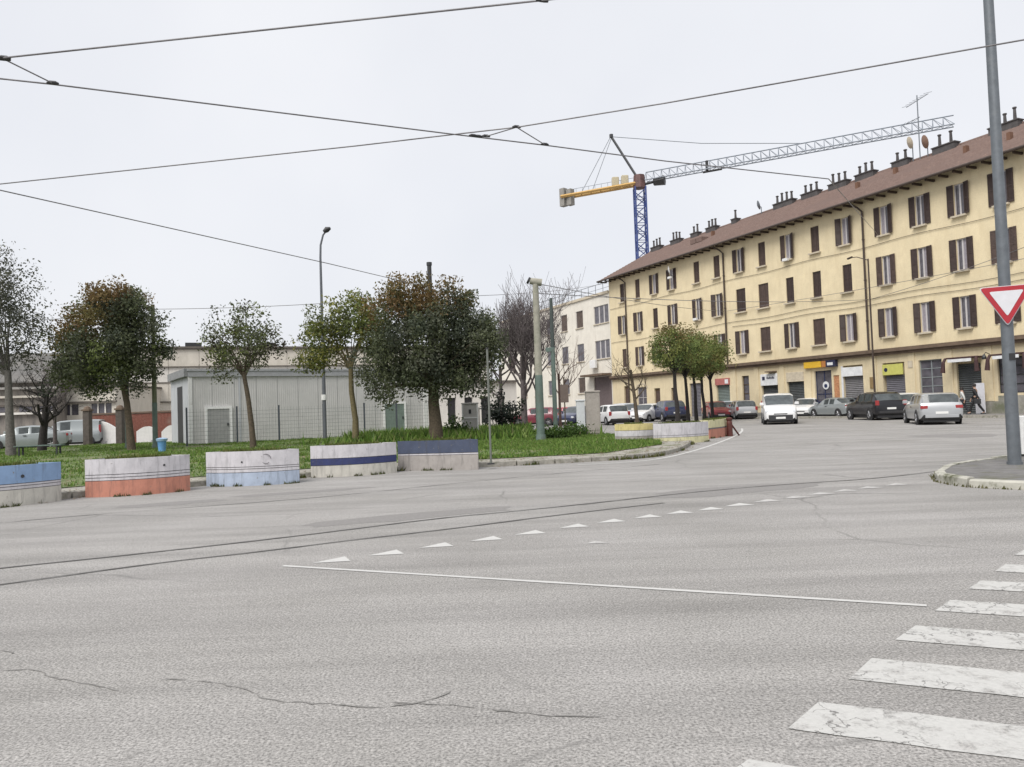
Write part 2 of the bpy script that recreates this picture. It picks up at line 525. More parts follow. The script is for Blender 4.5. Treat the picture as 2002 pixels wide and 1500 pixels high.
# lawn
lawn_front = offset(K, 1.25)
i0 = min(range(len(K)), key=lambda i: (K[i]-G(1255, 896)).length)
lf = lawn_front[:i0+1]
back = [Vector(p) for p in ((4.7,24.5,0),(5.2,27.5,0),(4.2,36.0,0),(1.5,46,0),(-4,52,0),(-20,49.5,0),(-34,48,0),(-40,34,0),(-30,12,0))]
poly = [(p.x, p.y) for p in lf + back]
lw = MB()
lw.v = [(x, y, 0.125) for x, y in poly]; lw.f = [tuple(range(len(poly)))]
LAWN = tag(lw.build('lawn', M_soil), kind='structure')
def inside(x, y, pl=poly):
    c = False; j = len(pl)-1
    for i in range(len(pl)):
        xi, yi = pl[i]; xj, yj = pl[j]
        if (yi > y) != (yj > y) and x < (xj-xi)*(y-yi)/(yj-yi)+xi: c = not c
        j = i
    return c
# grass blades
def grass_patch(name, pts, hmin, hmax, wid, base_z, parent=None, label=None, cols=None):
    n = len(pts)
    P = np.array(pts, dtype=np.float32)
    an = nrg.uniform(0, 2*math.pi, n); h = nrg.uniform(hmin, hmax, n) * (P[:, 2] if P.shape[1] > 2 else 1.0)
    ww = wid * nrg.uniform(0.6, 1.4, n)
    dx, dy = np.cos(an)*ww, np.sin(an)*ww
    lean = nrg.normal(0, 0.35, (n, 2)) * h[:, None]
    V = np.zeros((n, 3, 3), dtype=np.float32)
    V[:, 0] = np.stack([P[:,0]-dx, P[:,1]-dy, np.full(n, base_z)], 1)
    V[:, 1] = np.stack([P[:,0]+dx, P[:,1]+dy, np.full(n, base_z)], 1)
    V[:, 2] = np.stack([P[:,0]+lean[:,0], P[:,1]+lean[:,1], base_z+h], 1)
    c = np.array(cols or [(0.105,0.19,0.035),(0.145,0.23,0.045),(0.18,0.245,0.065),(0.075,0.135,0.03),(0.24,0.235,0.11)], dtype=np.float32)
    pr = np.array([0.3, 0.3, 0.18, 0.17, 0.05][:len(c)]); pr = pr/pr.sum()
    ci = c[nrg.choice(len(c), n, p=pr)] * nrg.uniform(0.8, 1.2, (n, 1))
    o = soup(name, V.reshape(-1, 3), np.arange(n*3).reshape(-1, 3), np.repeat(ci, 3, 0), M_grass, parent)
    tag(o, label, 'grass' if label else None, kind='stuff')
    return o
gp = []
clump = [(rnd.uniform(-30, 6), rnd.uniform(13, 48)) for _ in range(900)]
while len(gp) < 125000:
    if rnd.random() < 0.22:
        x, y = rnd.uniform(-1.5, 5.5), rnd.uniform(19.5, 34); hh = rnd.uniform(0.6, 1.5)
    elif rnd.random() < 0.55:
        cx, cy = rnd.choice(clump); x, y = rnd.gauss(cx, 0.28), rnd.gauss(cy, 0.28); hh = rnd.uniform(0.9, 1.7)
    else:
        x, y = rnd.uniform(-26, 6), 14 + 34*rnd.random()**1.5; hh = rnd.uniform(0.5, 1.0)
    if inside(x, y) and (math.sin(x*0.9+1.3*math.sin(y*0.5))+math.sin(y*0.7+x*0.23+1.0) > -1.15 or rnd.random() < 0.15): gp.append((x, y, hh))
grass_patch('grass', gp, 0.03, 0.09, 0.022, 0.12, None, 'rough green grass covering the park behind the concrete planters')
# taller weeds round the trunk of the big tree and along the metal cabin
wd = []
for _ in range(9000):
    if rnd.random() < 0.6:
        x = rnd.uniform(-8.5, 1.0); y = 39.4 + (x+8.5)*0.55 + rnd.gauss(0, 0.8)
    else:
        x = rnd.gauss(-2.4, 2.2); y = rnd.gauss(34.8, 0.8)
    if inside(x, y): wd.append((x, y, rnd.uniform(0.6, 1.2)))
grass_patch('weeds', wd, 0.25, 0.55, 0.06, 0.12, None, 'taller leafy weeds below the metal cabin wall')
# weeds along the kerb
kw = []
for _ in range(3800):
    s = rnd.uniform(0, arc[-1]); p, t = along(s)
    if math.sin(s*1.9)+math.sin(s*0.7+2) < 0.3: continue
    d = abs(rnd.gauss(0, 0.10))
    o_ = -0.02-d*0.35 if rnd.random() < 0.5 else 0.18 + abs(rnd.gauss(0, 0.30))
    kw.append((p.x - t.y*o_, p.y + t.x*o_, rnd.uniform(0.5, 1.1)))
grass_patch('kerb_weeds', kw, 0.05, 0.15, 0.022, 0.0, None, 'dry olive weeds growing along the park kerb', [(0.09,0.10,0.03),(0.13,0.125,0.05),(0.06,0.085,0.02)])

# white edge line round the park corner
ribbon(densify(smooth_path([G(*p) for p in [(1130,909),(1220,905),(1290,898),(1350,884),(1400,868),(1440,852),(1452,843),(1450,838)]], 2), 0.3), 0.10, 0.0045, 'edge_line', M_line, ROAD, 0.1)

# ---------------------------------------------------------------- traffic island with the pole
ip = smooth_path([G(*p) for p in [(2150,962),(2002,958),(1900,954),(1845,946),(1824,938),(1836,926),(1880,914),(1960,903),(2060,893),(2150,885)]], 2)
isl = [(p.x, p.y) for p in ip] + [(16.5, 17.0), (15.0, 9.6)]
M_isl = plain('island_asphalt', (0.15, 0.145, 0.14), 0.9, var=0.25, scale=5, bmp=0.4, bscale=70, dirt=((0.10, 0.10, 0.055), 1.5, 0.52, 0.66))
ISL = MB()
ii = offset(ip, -0.14)
inner = [(p.x, p.y) for p in ii] + [(16.3, 16.8), (14.8, 9.8)]
def ccw(pl):
    ar = sum(pl[i][0]*pl[(i+1)%len(pl)][1]-pl[(i+1)%len(pl)][0]*pl[i][1] for i in range(len(pl)))
    return pl if ar > 0 else pl[::-1]
ISL.prism(ccw(inner), -0.01, 0.115)
ISLAND = tag(ISL.build('traffic_island', M_isl), kind='structure')
M_kerb2 = plain('island_kerb', (0.40, 0.39, 0.34), 0.9, var=0.2, scale=6, bmp=0.3, dirt=((0.08, 0.085, 0.04), 2.4, 0.50, 0.66))
ac = [0.0]
for a, b in zip(ip, ip[1:]): ac.append(ac[-1]+(b-a).length)
def along2(s):
    for i in range(len(ip)-1):
        if ac[i+1] >= s:
            return ip[i].lerp(ip[i+1], (s-ac[i])/max(1e-6, ac[i+1]-ac[i])), (ip[i+1]-ip[i]).normalized()
    return ip[-1].copy(), (ip[-1]-ip[-2]).normalized()
s = 0.0
while s < ac[-1]-0.1:
    e = min(s+0.78, ac[-1])
    A_, B_, h = [], [], 0.13 + rnd.uniform(-0.015, 0.01)
    for q, lst in ((s+0.01, A_), (e-0.01, B_)):
        p, t = along2(q); n = Vector((t.y, -t.x, 0))
        for o_, z in ((-0.01,-0.02),(-0.005,h-0.025),(0.03,h),(0.138,h),(0.138,-0.02)): lst.append(p + n*o_ + Vector((0,0,z)))
    m = MB(); m.v = [tuple(x) for x in A_+B_]
    for k in range(4): m.f.append((k, k+1, 6+k, 5+k))
    m.f += [(4,3,2,1,0), (5,6,7,8,9)]
    m.build('kerb_stone', M_kerb2, ISLAND)
    s += 0.80
iw = []
for _ in range(420):
    p, t = along2(rnd.uniform(0.5, ac[-1]*0.55)); n = Vector((t.y, -t.x, 0)); o_ = rnd.choice([-0.03, 0.16]) + rnd.gauss(0, 0.02)
    q = p + n*o_; iw.append((q.x, q.y, rnd.uniform(0.5, 1)))
grass_patch('island_moss', iw, 0.02, 0.07, 0.015, 0.0, None, 'thin moss and weeds at the traffic island kerb', [(0.10,0.10,0.04),(0.13,0.12,0.06)])

# fallen leaves along the kerb and on the lawn
fl = []
for _ in range(2600):
    if rnd.random() < 0.5:
        p, t = along(rnd.uniform(0, arc[-1])); o_ = rnd.choice([-0.06, 0.3, 0.9]) + rnd.gauss(0, 0.12)
        fl.append((p.x - t.y*o_, p.y + t.x*o_, 0.012 if o_ < -0.01 else 0.136))
    else:
        x, y = rnd.uniform(-16, 5), rnd.uniform(16, 36)
        if inside(x, y): fl.append((x, y, 0.16))
n = len(fl); P = np.array(fl); an = nrg.uniform(0, 6.28, n); sz = nrg.uniform(0.02, 0.045, n)
V = np.stack([P + np.stack([np.cos(an+k*1.57)*sz*(1 if k % 2 else 0.55), np.sin(an+k*1.57)*sz*(1 if k % 2 else 0.55), nrg.uniform(0, 0.015, n)], 1) for k in range(4)], 1)
c = np.array([(0.16,0.10,0.05),(0.20,0.14,0.07),(0.11,0.07,0.04)])[nrg.integers(0, 3, n)]
tag(soup('fallen_leaves', V.reshape(-1, 3), np.arange(n*4).reshape(-1, 4), np.repeat(c, 4, 0), M_grass), 'dry brown leaves scattered along the park kerb and lawn', 'leaves', kind='stuff')

# ---------------------------------------------------------------- the long yellow apartment block
BRZ = R(-65.21)
BSC = 1.15                          # the block is laid out in units of 1.15 m
BLOC = (10.627, 85.1, -0.21)
YB = thing('apartment_building', 'long yellow four storey apartment block with brown shutters and shops at street level', 'building', BLOC, BRZ)
YB.scale = (BSC,)*3
def plaster(name, col, dirtc, lo=0.5, hi=0.75):
    m, t, b = NM(name)
    c = ramp(t, noise(t, 0.8, 6, 0.65), 0.3, 0.7, tuple(x*0.90 for x in col), tuple(min(1, x*1.07) for x in col))
    c = mixc(t, 1.0, c, ramp(t, noise(t, 14, 4), 0.3, 0.7, (0.93,)*3, (1.05,)*3), 'MULTIPLY')
    c = mixc(t, ramp(t, noise(t, 1.6, 6, 0.7, stretch=(1.4, 1.4, 0.35)), lo, hi), c, dirtc)
    t.links.new(c, b.inputs['Base Color']); b.inputs['Roughness'].default_value = 0.92
    b.inputs['Specular IOR Level'].default_value = 0.15
    bump(t, b, noise(t, 30, 4), 0.15, 0.01)
    return m
M_yel = plaster('yellow_plaster', (0.70, 0.60, 0.405), (0.60, 0.50, 0.325), 0.48, 0.76)
M_ypale = plaster('shop_floor_plaster', (0.66, 0.565, 0.385), (0.50, 0.42, 0.28), 0.50, 0.78)
M_brown = plain('brown_shutter', (0.042, 0.025, 0.020), 0.6, var=0.3, scale=4, coord='Object')
M_brownd = plain('brown_shutter_faded', (0.070, 0.045, 0.036), 0.65, var=0.3, scale=4)
M_frame = plain('white_window_frame', (0.48, 0.46, 0.46), 0.5, var=0.1)
M_pane = glass_mat('window_glass', (0.10, 0.095, 0.11), 0.06)
M_curt = plain('pale_curtain', (0.27, 0.25, 0.28), 0.9, var=0.2, scale=9)
M_sill = plain('stone_sill', (0.50, 0.44, 0.34), 0.85, var=0.15)
M_darkband = plain('dark_stone_ledge', (0.125, 0.088, 0.062), 0.85, var=0.25, scale=2.5)
M_pipe = plain('brown_downpipe', (0.055, 0.038, 0.030), 0.5, var=0.2)
M_soffit = plain('dark_wood_soffit', (0.060, 0.040, 0.030), 0.8, var=0.3)

def wall_holes(m, s0, s1, z0, z1, holes, depth=0.22):
    xs = sorted({s0, s1} | {h[0] for h in holes} | {h[1] for h in holes})
    for a, b in zip(xs, xs[1:]):
        hs = sorted([h for h in holes if h[0] <= a+1e-6 and h[1] >= b-1e-6], key=lambda h: h[2])
        z = z0
        for h in hs:
            if h[2] > z+1e-6: m.quad((a,0,z),(b,0,z),(b,0,h[2]),(a,0,h[2]))
            z = h[3]
        if z < z1-1e-6: m.quad((a,0,z),(b,0,z),(b,0,z1),(a,0,z1))
    for (a, b, c, d) in holes:
        m.quad((a,0,c),(a,0,d),(a,depth,d),(a,depth,c)); m.quad((b,0,d),(b,0,c),(b,depth,c),(b,depth,d))
        m.quad((a,0,d),(b,0,d),(b,depth,d),(a,depth,d)); m.quad((b,0,c),(a,0,c),(a,depth,c),(b,depth,c))
        m.quad((a,depth,c),(b,depth,c),(b,depth,d),(a,depth,d))
cols = [3.1, 5.63, 8.2, 10.7, 14.0, 16.45, 19.0, 21.35, 23.88, 26.25, 28.7, 31.55, 33.92, 36.27, 38.55, 41.0, 43.4]
rows = {'top': (11.02, 12.74, 'SSDDSSDSDSDDDDDDD'), 'mid': (8.04, 9.76, 'DDSDDDWWSSSDDDDDD'), 'low': (4.94, 6.64, 'SDDDDDDWDWDDDDDDD')}
holes = []
wins = []
for rn, (zb, zt, ty) in rows.items():
    for c, k in zip(cols, ty):
        hw = {'D': 0.30, 'S': 0.35, 'W': 0.50}[k]
        holes.append((c-hw, c+hw, zb, zt)); wins.append((c, hw, zb, zt, k))
m = MB()
wall_holes(m, 0.85, 45.5, 4.12, 13.62, holes)
m.quad((45.5,0,0),(45.5,11,0),(45.5,11,13.6),(45.5,0,13.6)); m.quad((0.85,11,0),(0.85,0,0),(0.85,0,13.6),(0.85,11,13.6)); m.quad((45.5,11,0),(0.85,11,0),(0.85,11,13.6),(45.5,11,13.6))
wl = m.build('wall', M_yel, YB)
# gable ends
MB().tri((0.85,11,13.6),(0.85,0,13.6),(0.85,5.5,16.45)).build('gable', M_yel, YB); MB().tri((45.5,0,13.6),(45.5,11,13.6),(45.5,5.5,16.45)).build('gable', M_yel, YB)
_cache = {}
def shutter_mesh(w, h):
    k = (round(w, 2), round(h, 2))
    if k in _cache: return _cache[k]
    m = MB()
    m.box(0, 0.05, -0.035, 0, 0, h); m.box(w-0.05, w, -0.035, 0, 0, h)
    m.box(0.05, w-0.05, -0.033, -0.002, 0, 0.09); m.box(0.05, w-0.05, -0.033, -0.002, h-0.09, h); m.box(0.05, w-0.05, -0.033, -0.002, h*0.48, h*0.48+0.07)
    n = 22
    for i in range(n):
        z = 0.09 + (h-0.18)*i/n
        m.quad((0.05,-0.030,z),(w-0.05,-0.030,z),(w-0.05,-0.006,z+(h-0.18)/n*1.2),(0.05,-0.006,z+(h-0.18)/n*1.2))
    m.quad((0.05,-0.001,0.09),(w-0.05,-0.001,0.09),(w-0.05,-0.001,h-0.09),(0.05,-0.001,h-0.09))
    _cache[k] = m.mesh('shutter')
    return _cache[k]
def frame_mesh(hw, h):
    k = ('f', hw, round(h, 2))
    if k in _cache: return _cache[k]
    m = MB(); f = 0.055
    m.box(-hw, -hw+f, 0, 0.06, 0, h); m.box(hw-f, hw, 0, 0.06, 0, h); m.box(-hw+f, hw-f, 0.002, 0.058, 0, f); m.box(-hw+f, hw-f, 0.002, 0.058, h-f, h); m.box(-0.045, 0.045, 0.004, 0.056, f, h-f)
    _cache[k] = m.mesh('window'); return _cache[k]
def pane_mesh(a, b, h):
    k = ('p', a, b, round(h, 2))
    if k in _cache: return _cache[k]
    _cache[k] = MB().box(a, b, 0, 0.012, 0, h).mesh('pane'); return _cache[k]
def shared(maker, args, mat):          # one mesh per shape and material
    k = (maker.__name__, args, mat.name)
    if k not in _cache:
        me = maker(*args).copy(); me.materials.clear(); me.materials.append(mat); _cache[k] = me
    return _cache[k]
for (c, hw, zb, zt, k) in wins:
    h = zt - zb
    if k == 'D':
        wn = obj('window', frame_mesh(hw, h), M_frame, YB, (c, 0.10, zb))
        for sgn in (-1, 1):
            a, b = (-hw+0.05, -0.04) if sgn < 0 else (0.04, hw-0.05)
            obj('pane', shared(pane_mesh, (a, b, h-0.1), M_curt if rnd.random() < 0.42 else M_pane), None, wn, (0, 0.03, 0.05))
            sh = obj('shutter', shared(shutter_mesh, (0.36, h), M_brown if rnd.random() < 0.75 else M_brownd), None, wn)
            aj = rnd.choice([0.04, 0.06, 0.08, 0.15, 0.35, 0.5])
            sh.location = (sgn*hw, -0.108, 0); sh.scale = (sgn, 1, 1); sh.rotation_euler = (0, 0, -sgn*aj)
    else:
        wn = obj('window', frame_mesh(hw, h), M_frame, YB, (c, 0.12, zb))
        mt = M_brownd if rnd.random() < 0.5 else M_brown
        for sgn in (-1, 1):
            obj('shutter', shared(shutter_mesh, (hw-0.005, h-0.02), mt), None, wn, (-hw+0.002 if sgn < 0 else 0.003, -0.03, 0.01))
    # sill
    kk = ('s', hw)
    if kk not in _cache: _cache[kk] = MB().box(-hw-0.12, hw+0.12, -0.19, 0.0, -0.10, -0.003).mesh('sill')
    obj('sill', _cache[kk], M_sill, wn, (0, -0.10 if k == 'D' else -0.12, 0))
# a few white things at the sills (window boxes, air conditioners)
for (c, z) in ((10.9, 11.9), (14.0, 8.02), (23.9, 10.9)):
    MB().box(c-0.22, c+0.22, -0.42, -0.2, z-0.02, z+0.16, 0.02).build('sill_planter_box', M_white, YB)
dm = MB(); dm.lathe([(0.0,0.0),(0.20,0.03),(0.36,0.10),(0.38,0.11),(0.35,0.12),(0.2,0.06),(0.0,0.03)], (0,0,0), 16, 'y'); 
d0 = dm.mesh('satellite_dish', 40)
ds = obj('satellite_dish', d0, M_white, YB, (11.0, -0.55, 12.55)); ds.rotation_euler = (R(10), 0, R(-35))
MB().tube([(11.0,-0.5,12.5),(11.0,-0.2,12.1),(11.0,0.02,12.1)], 0.025, 6).build('dish_arm', M_galv, ds).matrix_parent_inverse = ds.matrix_basis.inverted()

# stone ledge above the shops
m = MB(); m.box(0.80, 45.5, -0.36, 0.0, 4.02, 4.20); m.box(0.82, 45.5, -0.22, 0.0, 3.86, 4.02); m.box(0.82, 45.5, -0.30, 0, 4.20, 4.23)
m.build('ledge', M_darkband, YB)
# ground floor
shops = [('door', 3.2, 0.80, 3.19), ('arch', 5.67, 1.5, 3.0), ('door', 8.0, 0.85, 2.8), ('door', 10.4, 0.8, 2.75), ('shut', 13.2, 1.4, 3.0), ('red', 16.59, 1.5, 3.0), ('nar', 19.09, 0.74, 3.28), ('sh1', 21.56, 1.55, 3.25), ('sh2', 23.98, 1.5, 3.25),
         ('blue', 26.37, 1.40, 3.22), ('poster', 27.45, 0.46, 2.86), ('sh3', 28.76, 1.5, 3.42), ('ysign', 31.68, 1.48, 3.38), ('grid', 34.05, 1.42, 3.38), ('roll', 36.29, 1.36, 3.2), ('grid2', 38.6, 1.5, 3.2), ('grid2', 41.2, 1.5, 3.2)]
gh = []
for k, c, wd_, zt in shops:
    zb = 0.16
    if k in ('nar', 'arch'): zb = 0.16 if k == 'arch' else 1.3
    if k == 'poster': zb = 1.0
    if k == 'grid2': zb = 1.35
    if k == 'grid': zb = 0.9
    gh.append((c-wd_/2, c+wd_/2, zb, zt))
m = MB(); wall_holes(m, 0.85, 45.5, 0.0, 4.12, gh, 0.26)
m.build('shop_floor_wall', M_ypale, YB)
M_plinth = plain('grey_plinth', (0.26, 0.25, 0.22), 0.9, var=0.25, scale=3, bmp=0.3, dirt=((0.14, 0.15, 0.10), 1.2, 0.45, 0.65))
edges = sorted(gh)
x = 0.9
for a, b, zb, zt in edges + [(45.4, 45.4, 0.16, 3)]:
    if a - x > 0.25:
        hgt = 0.95 if x > 33 else 0.55
        MB().box(x, a-0.02, -0.04, -0.001, 0.0, hgt).build('plinth_panel', M_plinth, YB)
        # pilaster strips between the shops
    x = b+0.02
for a, b, zb, zt in edges:
    if zb > 0.5: MB().box(a-0.02, b+0.02, -0.045, -0.001, 0.0, zb-0.12).build('plinth_panel', M_plinth, YB)
for xx in (12.0, 17.9, 20.3, 22.8, 25.2, 30.3, 32.9, 35.2, 37.4, 39.8):
    MB().box(xx-0.21, xx+0.21, -0.05, -0.002, 0.97, 3.85).build('pilaster', M_ypale, YB)
M_roll = plain('roller_shutter_dark', (0.075, 0.082, 0.084), 0.55, 0.2, var=0.2, scale=3)
M_roll2 = plain('roller_shutter_lilac', (0.155, 0.15, 0.17), 0.6, 0.2, var=0.15)
M_sgreen = plain('roller_shutter_green', (0.15, 0.18, 0.165), 0.6, 0.1, var=0.15)
M_navy = plain('navy_shopfront', (0.02, 0.03, 0.085), 0.4, var=0.3, scale=8)
M_ydoor = plain('brown_door', (0.085, 0.052, 0.025), 0.6, var=0.25)
M_signw = plain('white_sign', (0.66, 0.67, 0.68), 0.5, var=0.12, scale=5)
M_signy = plain('yellow_sign', (0.62, 0.38, 0.03), 0.5, var=0.08, scale=5)
M_signg = plain('lime_sign', (0.50, 0.49, 0.13), 0.5, var=0.08)
M_signb = plain('dark_blue_sign', (0.015, 0.018, 0.05), 0.5, var=0.2)
M_red = plain('red_awning', (0.38, 0.13, 0.115), 0.7, var=0.15)
M_orange = plain('orange_poster', (0.42, 0.20, 0.10), 0.7, var=0.4, scale=10)
def roller(c, wd_, zb, zt, mat, y=0.16, name='roller_shutter'):
    m = MB(); n = max(6, int((zt-zb)/0.11)); st = (zt-zb)/n
    for i in range(n):
        z = zb+i*st
        m.quad((c-wd_/2,y,z),(c+wd_/2,y,z),(c+wd_/2,y-0.035,z+st*0.5),(c-wd_/2,y-0.035,z+st*0.5))
        m.quad((c-wd_/2,y-0.035,z+st*0.5),(c+wd_/2,y-0.035,z+st*0.5),(c+wd_/2,y,z+st*0.98),(c-wd_/2,y,z+st*0.98))
    return m.build(name, mat, YB)
def glazed(c, wd_, zb, zt, nx, nz, frm, name='shop_window'):
    f = MB(); t = 0.05
    f.box(c-wd_/2, c-wd_/2+t, 0.12, 0.19, zb, zt); f.box(c+wd_/2-t, c+wd_/2, 0.12, 0.19, zb, zt); f.box(c-wd_/2+t, c+wd_/2-t, 0.122, 0.188, zb, zb+t); f.box(c-wd_/2+t, c+wd_/2-t, 0.122, 0.188, zt-t, zt)
    for i in range(1, nx): xx = c-wd_/2+wd_*i/nx; f.box(xx-0.025, xx+0.025, 0.124, 0.186, zb+t, zt-t)
    for i in range(1, nz): zz = zb+(zt-zb)*i/nz; f.box(c-wd_/2+t, c+wd_/2-t, 0.126, 0.184, zz-0.02, zz+0.02)
    o = f.build(name, frm, YB)
    for i in range(nx):
        for j in range(nz):
            a = c-wd_/2+wd_*i/nx+0.03; b = c-wd_/2+wd_*(i+1)/nx-0.03
            z0_ = zb+(zt-zb)*j/nz+0.03; z1_ = zb+(zt-zb)*(j+1)/nz-0.03
            MB().box(a, b, 0.15, 0.162, z0_, z1_).build('pane', M_pane, o)
    return o
for k, c, wd_, zt in shops:
    if k == 'door': 
        d = MB(); d.box(c-wd_/2, c+wd_/2, 0.14, 0.2, 0.16, zt); dd = d.build('door', M_ydoor, YB)
        for z0_, z1_ in ((0.4, 1.2), (1.35, zt-0.25)):
            MB().box(c-wd_/2+0.1, c+wd_/2-0.1, 0.115, 0.139, z0_, z1_, 0.015).build('door_panel', M_brownd, dd)
    elif k == 'arch':
        glazed(c, wd_, 0.16, zt, 2, 3, M_frame)
        a = MB()
        for i in range(10):
            t0, t1 = math.pi*i/10, math.pi*(i+1)/10
            for r0, r1 in ((0.78, 0.95),):
                P = lambda r, t: (c-r*math.cos(t), zt-0.1+0.45*r*math.sin(t))
                q = [P(r0,t0),P(r0,t1),P(r1,t1),P(r1,t0)]
                a.quad(*[(x_,-0.03,z_) for x_, z_ in q])
                a.quad((q[0][0],-0.03,q[0][1]),(q[0][0],0,q[0][1]),(q[1][0],0,q[1][1]),(q[1][0],-0.03,q[1][1]))
        a.build('arch_moulding', M_sill, YB)
    elif k == 'shut': roller(c, wd_, 0.16, zt, M_roll2)
    elif k == 'red':
        roller(c, wd_, 0.16, zt, M_sgreen)
        q = MB(); q.box(c-0.8, c+0.8, -0.10, -0.002, 2.72, 3.22); q.build('shop_sign', M_red, YB)
        MB().box(c+0.35, c+0.72, -0.12, -0.101, 2.80, 3.12).build('sign_panel', M_signw, YB)
    elif k == 'nar':
        glazed(c, wd_, 1.3, zt, 1, 3, M_ydoor, 'window')
    elif k == 'sh1':
        roller(c, wd_, 0.16, 2.45, M_roll); MB().box(c-0.80, c+0.80, -0.12, 0.0, 2.47, 3.28, 0.02).build('shop_sign', M_signw, YB)
        q = MB()
        for i in range(6): q.box(c-0.15+i*0.13, c-0.07+i*0.13, -0.135, -0.121, 2.92, 3.08-0.05*(i % 2))
        q.box(c-0.6, c-0.35, -0.135, -0.121, 2.85, 3.1); q.build('sign_lettering', M_signb, YB)
        q = MB(); q.box(c-0.05, c+0.75, -0.4, -0.02, 3.38, 3.46); q.build('sign_lamp_bar', M_darkband, YB)
    elif k == 'sh2':
        roller(c, wd_, 0.16, 2.6, M_roll); MB().box(c-0.78, c+0.78, -0.06, 0.0, 2.62, 3.27, 0.02).build('shop_header', M_sill, YB)
    elif k == 'blue':
        o = glazed(c, wd_, 0.16, zt, 2, 2, M_navy)
        q = MB(); q.disc((c+0.12, 0.10, 2.25), 0.26, 'y', 18, 0.02); q.build('sticker_disc', M_signw, YB)
        q = MB(); q.disc((c+0.12, 0.085, 2.22), 0.13, 'y', 14, 0.012); q.build('sticker_disc', M_navy, YB)
        MB().box(c-0.62, c+0.62, 0.08, 0.118, 0.2, 1.2).build('door_panel', M_navy, YB)
    elif k == 'poster':
        MB().box(c-wd_/2, c+wd_/2, 0.05, 0.1, 1.0, zt).build('poster_case', M_orange, YB)
        MB().box(c-wd_/2+0.02, c+wd_/2-0.02, 0.03, 0.05, 1.0, 1.45).build('poster_foot', M_dark, YB)
    elif k == 'sh3':
        roller(c, wd_, 1.35, 2.72, plain('roller_shutter_grey', (0.20, 0.195, 0.20), 0.6, 0.2, var=0.2)); MB().box(c-0.76, c+0.76, -0.09, 0.0, 2.74, 3.30, 0.02).build('shop_sign', M_signw, YB)
        MB().box(c-wd_/2, c+wd_/2, 0.2, 0.24, 0.16, 1.34).build('dark_doorway', M_navy, YB)
        MB().box(c-wd_/2-0.14, c-wd_/2, -0.03, 0.0, 0.56, 3.4).build('shop_jamb', M_signw, YB)
    elif k == 'ysign':
        roller(c+0.05, wd_-0.1, 0.16, 2.62, M_roll2); MB().box(c-0.70, c+0.66, -0.10, -0.002, 2.66, 3.28, 0.015).build('shop_sign', M_signg, YB)
        q = MB(); q.disc((c-0.45, -0.106, 2.97), 0.12, 'y', 14, 0.012)
        q.build('sign_emblem', M_signb, YB)
    elif k == 'grid': glazed(c, wd_, 0.9, zt, 2, 5, plain('steel_window_frame', (0.30, 0.33, 0.34), 0.5, 0.3))
    elif k == 'roll': roller(c, wd_, 0.16, 3.0, M_roll)
    elif k == 'grid2': glazed(c, wd_, 1.35, zt, 2, 4, M_black)
# yellow awning sign and blue box sign beside it
MB().box(25.0, 26.45, -0.25, -0.002, 3.44, 3.84, 0.02).build('shop_sign', M_signy, YB)
MB().box(26.5, 26.85, -0.24, -0.002, 3.44, 3.84, 0.02).build('shop_sign', plain('rust_sign', (0.42, 0.17, 0.05), 0.5), YB)
MB().box(26.9, 27.65, -0.3, -0.002, 3.42, 3.84, 0.02).build('shop_sign', M_signb, YB)
MB().box(27.05, 27.5, -0.315, -0.301, 3.52, 3.70).build('sign_panel', M_signw, YB)
# dark awning frames over the doorways on the right
M_awn = plain('dark_red_awning', (0.045, 0.018, 0.018), 0.7, var=0.3)
for c in (36.29, 38.75, 41.2):
    a = MB(); w2 = 0.86
    a.box(c-w2, c+w2, -0.62, -0.02, 3.28, 3.36)
    for sx in (-1, 1):
        pts = [(c+sx*w2, -0.62, 3.32), (c+sx*(w2+0.06), -0.72, 3.1), (c+sx*(w2+0.10), -0.74, 2.55)]
        a.tube(pts, [0.07, 0.09, 0.13], 8)
    a.build('awning', M_awn, YB)
    MB().box(c-0.72, c+0.60, -0.66, -0.625, 3.10, 3.26).build('awning_valance', M_signw, YB)
# intercom and small wall boxes, lamp over the red shop
MB().box(30.05, 30.35, -0.09, -0.052, 1.9, 2.6).build('letter_box_panel', plain('bronze_panel', (0.25, 0.17, 0.08), 0.5), YB)
MB().box(32.7, 33.0, -0.08, -0.052, 3.0, 3.4).build('meter_box', M_sill, YB)
lm = MB(); lm.tube([(16.0,0,3.65),(16.0,-0.5,3.75),(16.0,-0.7,3.62)], 0.025, 6); lm.lathe([(0.05,0.0),(0.16,-0.2),(0.15,-0.32),(0.0,-0.36)], (16.0,-0.7,3.64), 10); lm.build('wall_lantern', M_black, YB)
lm = MB(); lm.tube([(37.5,0,3.4),(37.5,-0.35,3.5),(37.5,-0.5,3.38)], 0.02, 6); lm.lathe([(0.04,0.0),(0.12,-0.15),(0.10,-0.25),(0.0,-0.27)], (37.5,-0.5,3.4), 10); lm.build('wall_lantern', M_black, YB)
# downpipes
for sx, z0_, z1_ in ((3.75, 0.3, 13.2), (17.33, 4.25, 13.2), (30.10, 4.25, 13.2)):
    p = MB(); p.tube([(sx-0.35,-0.75,13.28),(sx-0.12,-0.32,13.0),(sx,-0.10,12.75),(sx,-0.10,z0_)], 0.065, 8)
    for zz in (6.0, 8.5, 11.0): p.tube([(sx,-0.10,zz),(sx,-0.10,zz+0.06)], 0.085, 8)
    p.build('downpipe', M_pipe, YB, smooth=40)
# cables fixed along the wall
for z_, x0_, x1_ in ((7.35, 1.0, 45), (10.55, 1.0, 45), (7.0, 18, 45)):
    pts = [(x_, -0.05, z_ + 0.05*math.sin(x_*0.8)) for x_ in np.arange(x0_, x1_, 1.0)]
    MB().tube(pts, 0.014, 5).build('wall_cable', M_pipe, YB)

